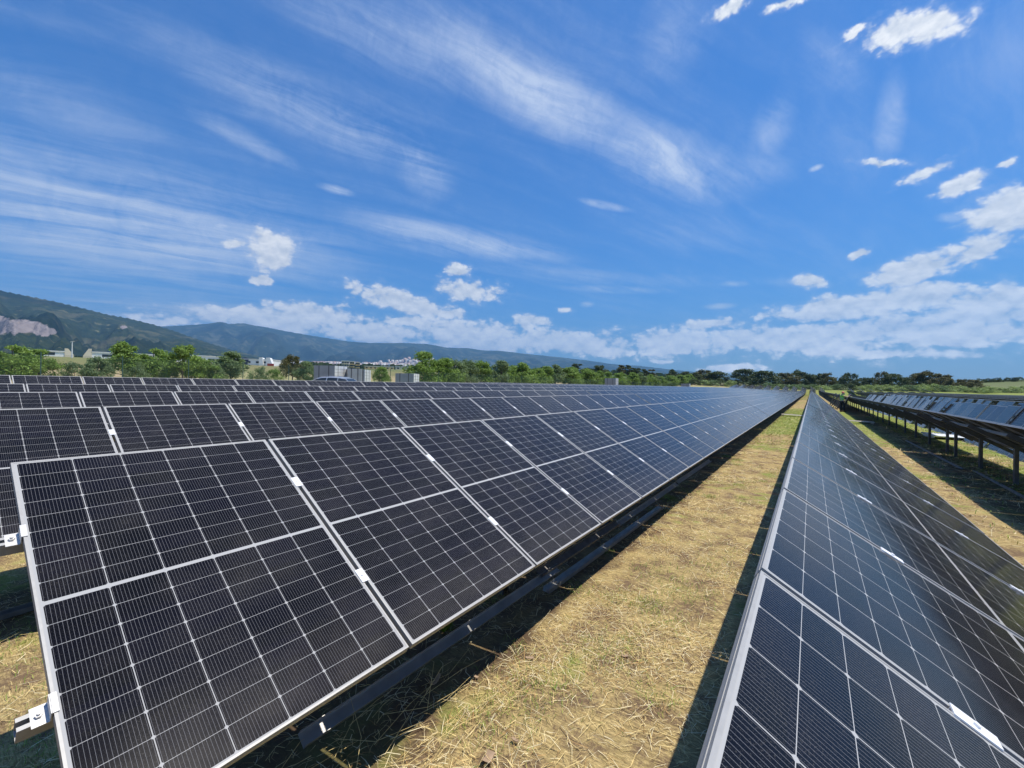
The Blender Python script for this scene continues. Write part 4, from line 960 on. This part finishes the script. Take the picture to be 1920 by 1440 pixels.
mountain('far_mountain', [(-100,600),(200,606),(300,612),(330,611),(385,607),(413,603),(425,607),(455,606),(470,609),(500,614),(540,622),(600,632),(650,640),(690,643),(760,643),(800,645),(840,652),(880,653),(905,657),(940,658),(1000,665),(1060,671),(1110,677),(1150,683),(1200,686),(1260,693),(1300,697),(1340,700),(1420,709),(1500,716),(1600,719),(1700,722),(1950,722)], 4200, 9000, 150, 1950, MBm, 'far mountain range', 4.2, .13)
# town at the foot of the range
V, Fh, mi_ = [], [], []
TM = [simple('town_wall_pink', (.62, .48, .42), .9), simple('town_wall_white', (.72, .69, .64), .9), simple('town_roof', (.38, .18, .12), .9)]
rt = random.Random(11)
def far_z(u, D, v):   # height on the slope at that bearing
    return zat(u, v, D)
k = 0
def house(u, D, v, s):
    global k
    x_, y_ = at(u, D); z_ = zat(u, v, D); w_, d_, h_ = s * rt.uniform(.6, 1.5), s * rt.uniform(.6, 1.3), s * rt.uniform(.35, .8)
    for z0_, z1_, mt_ in ((z_ - 14, z_ + h_, rt.choice((0, 1, 1))), (z_ + h_, z_ + h_ + s * .14, 2)):
        b0_ = len(V); ex = 0 if mt_ != 2 else .4
        V.extend([(x_ - w_ - ex, y_ - d_ - ex, z0_), (x_ + w_ + ex, y_ - d_ - ex, z0_), (x_ + w_ + ex, y_ + d_ + ex, z0_), (x_ - w_ - ex, y_ + d_ + ex, z0_), (x_ - w_ - ex, y_ - d_ - ex, z1_), (x_ + w_ + ex, y_ - d_ - ex, z1_), (x_ + w_ + ex, y_ + d_ + ex, z1_), (x_ - w_ - ex, y_ + d_ + ex, z1_)])
        for q in ((4, 5, 6, 7), (0, 1, 5, 4), (1, 2, 6, 5), (2, 3, 7, 6), (3, 0, 4, 7)): Fh.append([b0_ + i for i in q]); mi_.append(mt_)
for i in range(900):
    u = rt.gauss(700, 110); 
    if u < 400 or u > 905: continue
    v = 676 + (u - 500) * .022 + rt.uniform(0, 9); house(u, 3950 + rt.uniform(-150, 150), v, rt.uniform(6, 11))
for i in range(330):
    u = rt.gauss(775, 38); v = 688 - abs(rt.gauss(0, 5)) - (1 - min(1, abs(u - 775) / 60)) * 6; house(u, 4150, v, rt.uniform(6, 10))
town = link('distant_town', rawmesh('distant_town', np.array(V), np.array(Fh), TM, mi_, nper=4)); town['kind'] = 'stuff'; tag(town, 'pinkish white town spread along the foot of the mountains', 'town')
# dark woods between the halls and the town
V, Fh = [], []
for i in range(2600):
    u = rt.uniform(0, 1240); D = rt.uniform(620, 1500); x_, y_ = at(u, D); z_ = gz(x_, y_) + rt.uniform(0, 5); s = rt.uniform(3, 7)
    for q in range(6):
        a = rt.uniform(0, 3.14); c_, s_ = math.cos(a) * s, math.sin(a) * s; zc = z_ + rt.uniform(-2, 3); xo, yo = rt.uniform(-5, 5), rt.uniform(-5, 5); b0_ = len(V)
        V += [(x_ + xo - c_, y_ + yo - s_, zc - s * .5), (x_ + xo + c_, y_ + yo + s_, zc - s * .5), (x_ + xo + c_ * .5, y_ + yo + s_ * .5, zc + s * .7), (x_ + xo - c_ * .6, y_ + yo - s_ * .6, zc + s * .6)]; Fh.append([b0_, b0_ + 1, b0_ + 2, b0_ + 3])
wd = link('far_woods', rawmesh('far_woods', np.array(V), np.array(Fh), LM['dark'], nper=4)); wd['kind'] = 'stuff'; tag(wd, 'dark scattered trees on the plain before the mountains', 'woods')
# ------------------------------------------------------------------ haze
def haze():
    mt = bpy.data.materials.new('haze'); mt.use_nodes = True; nt = mt.node_tree; nt.nodes.clear()
    v = nt.nodes.new('ShaderNodeVolumePrincipled'); o = nt.nodes.new('ShaderNodeOutputMaterial'); nt.links.new(v.outputs[0], o.inputs['Volume'])
    v.inputs['Color'].default_value = (.27, .60, 1, 1); v.inputs['Density'].default_value = 9.5e-5; v.inputs['Anisotropy'].default_value = .2
    mb = MB(); mb.box((-14500, -600, -1.5), (6000, 14500, 1700)); o2 = link('haze', mb.mesh('haze', [mt])); o2['kind'] = 'stuff'
haze()
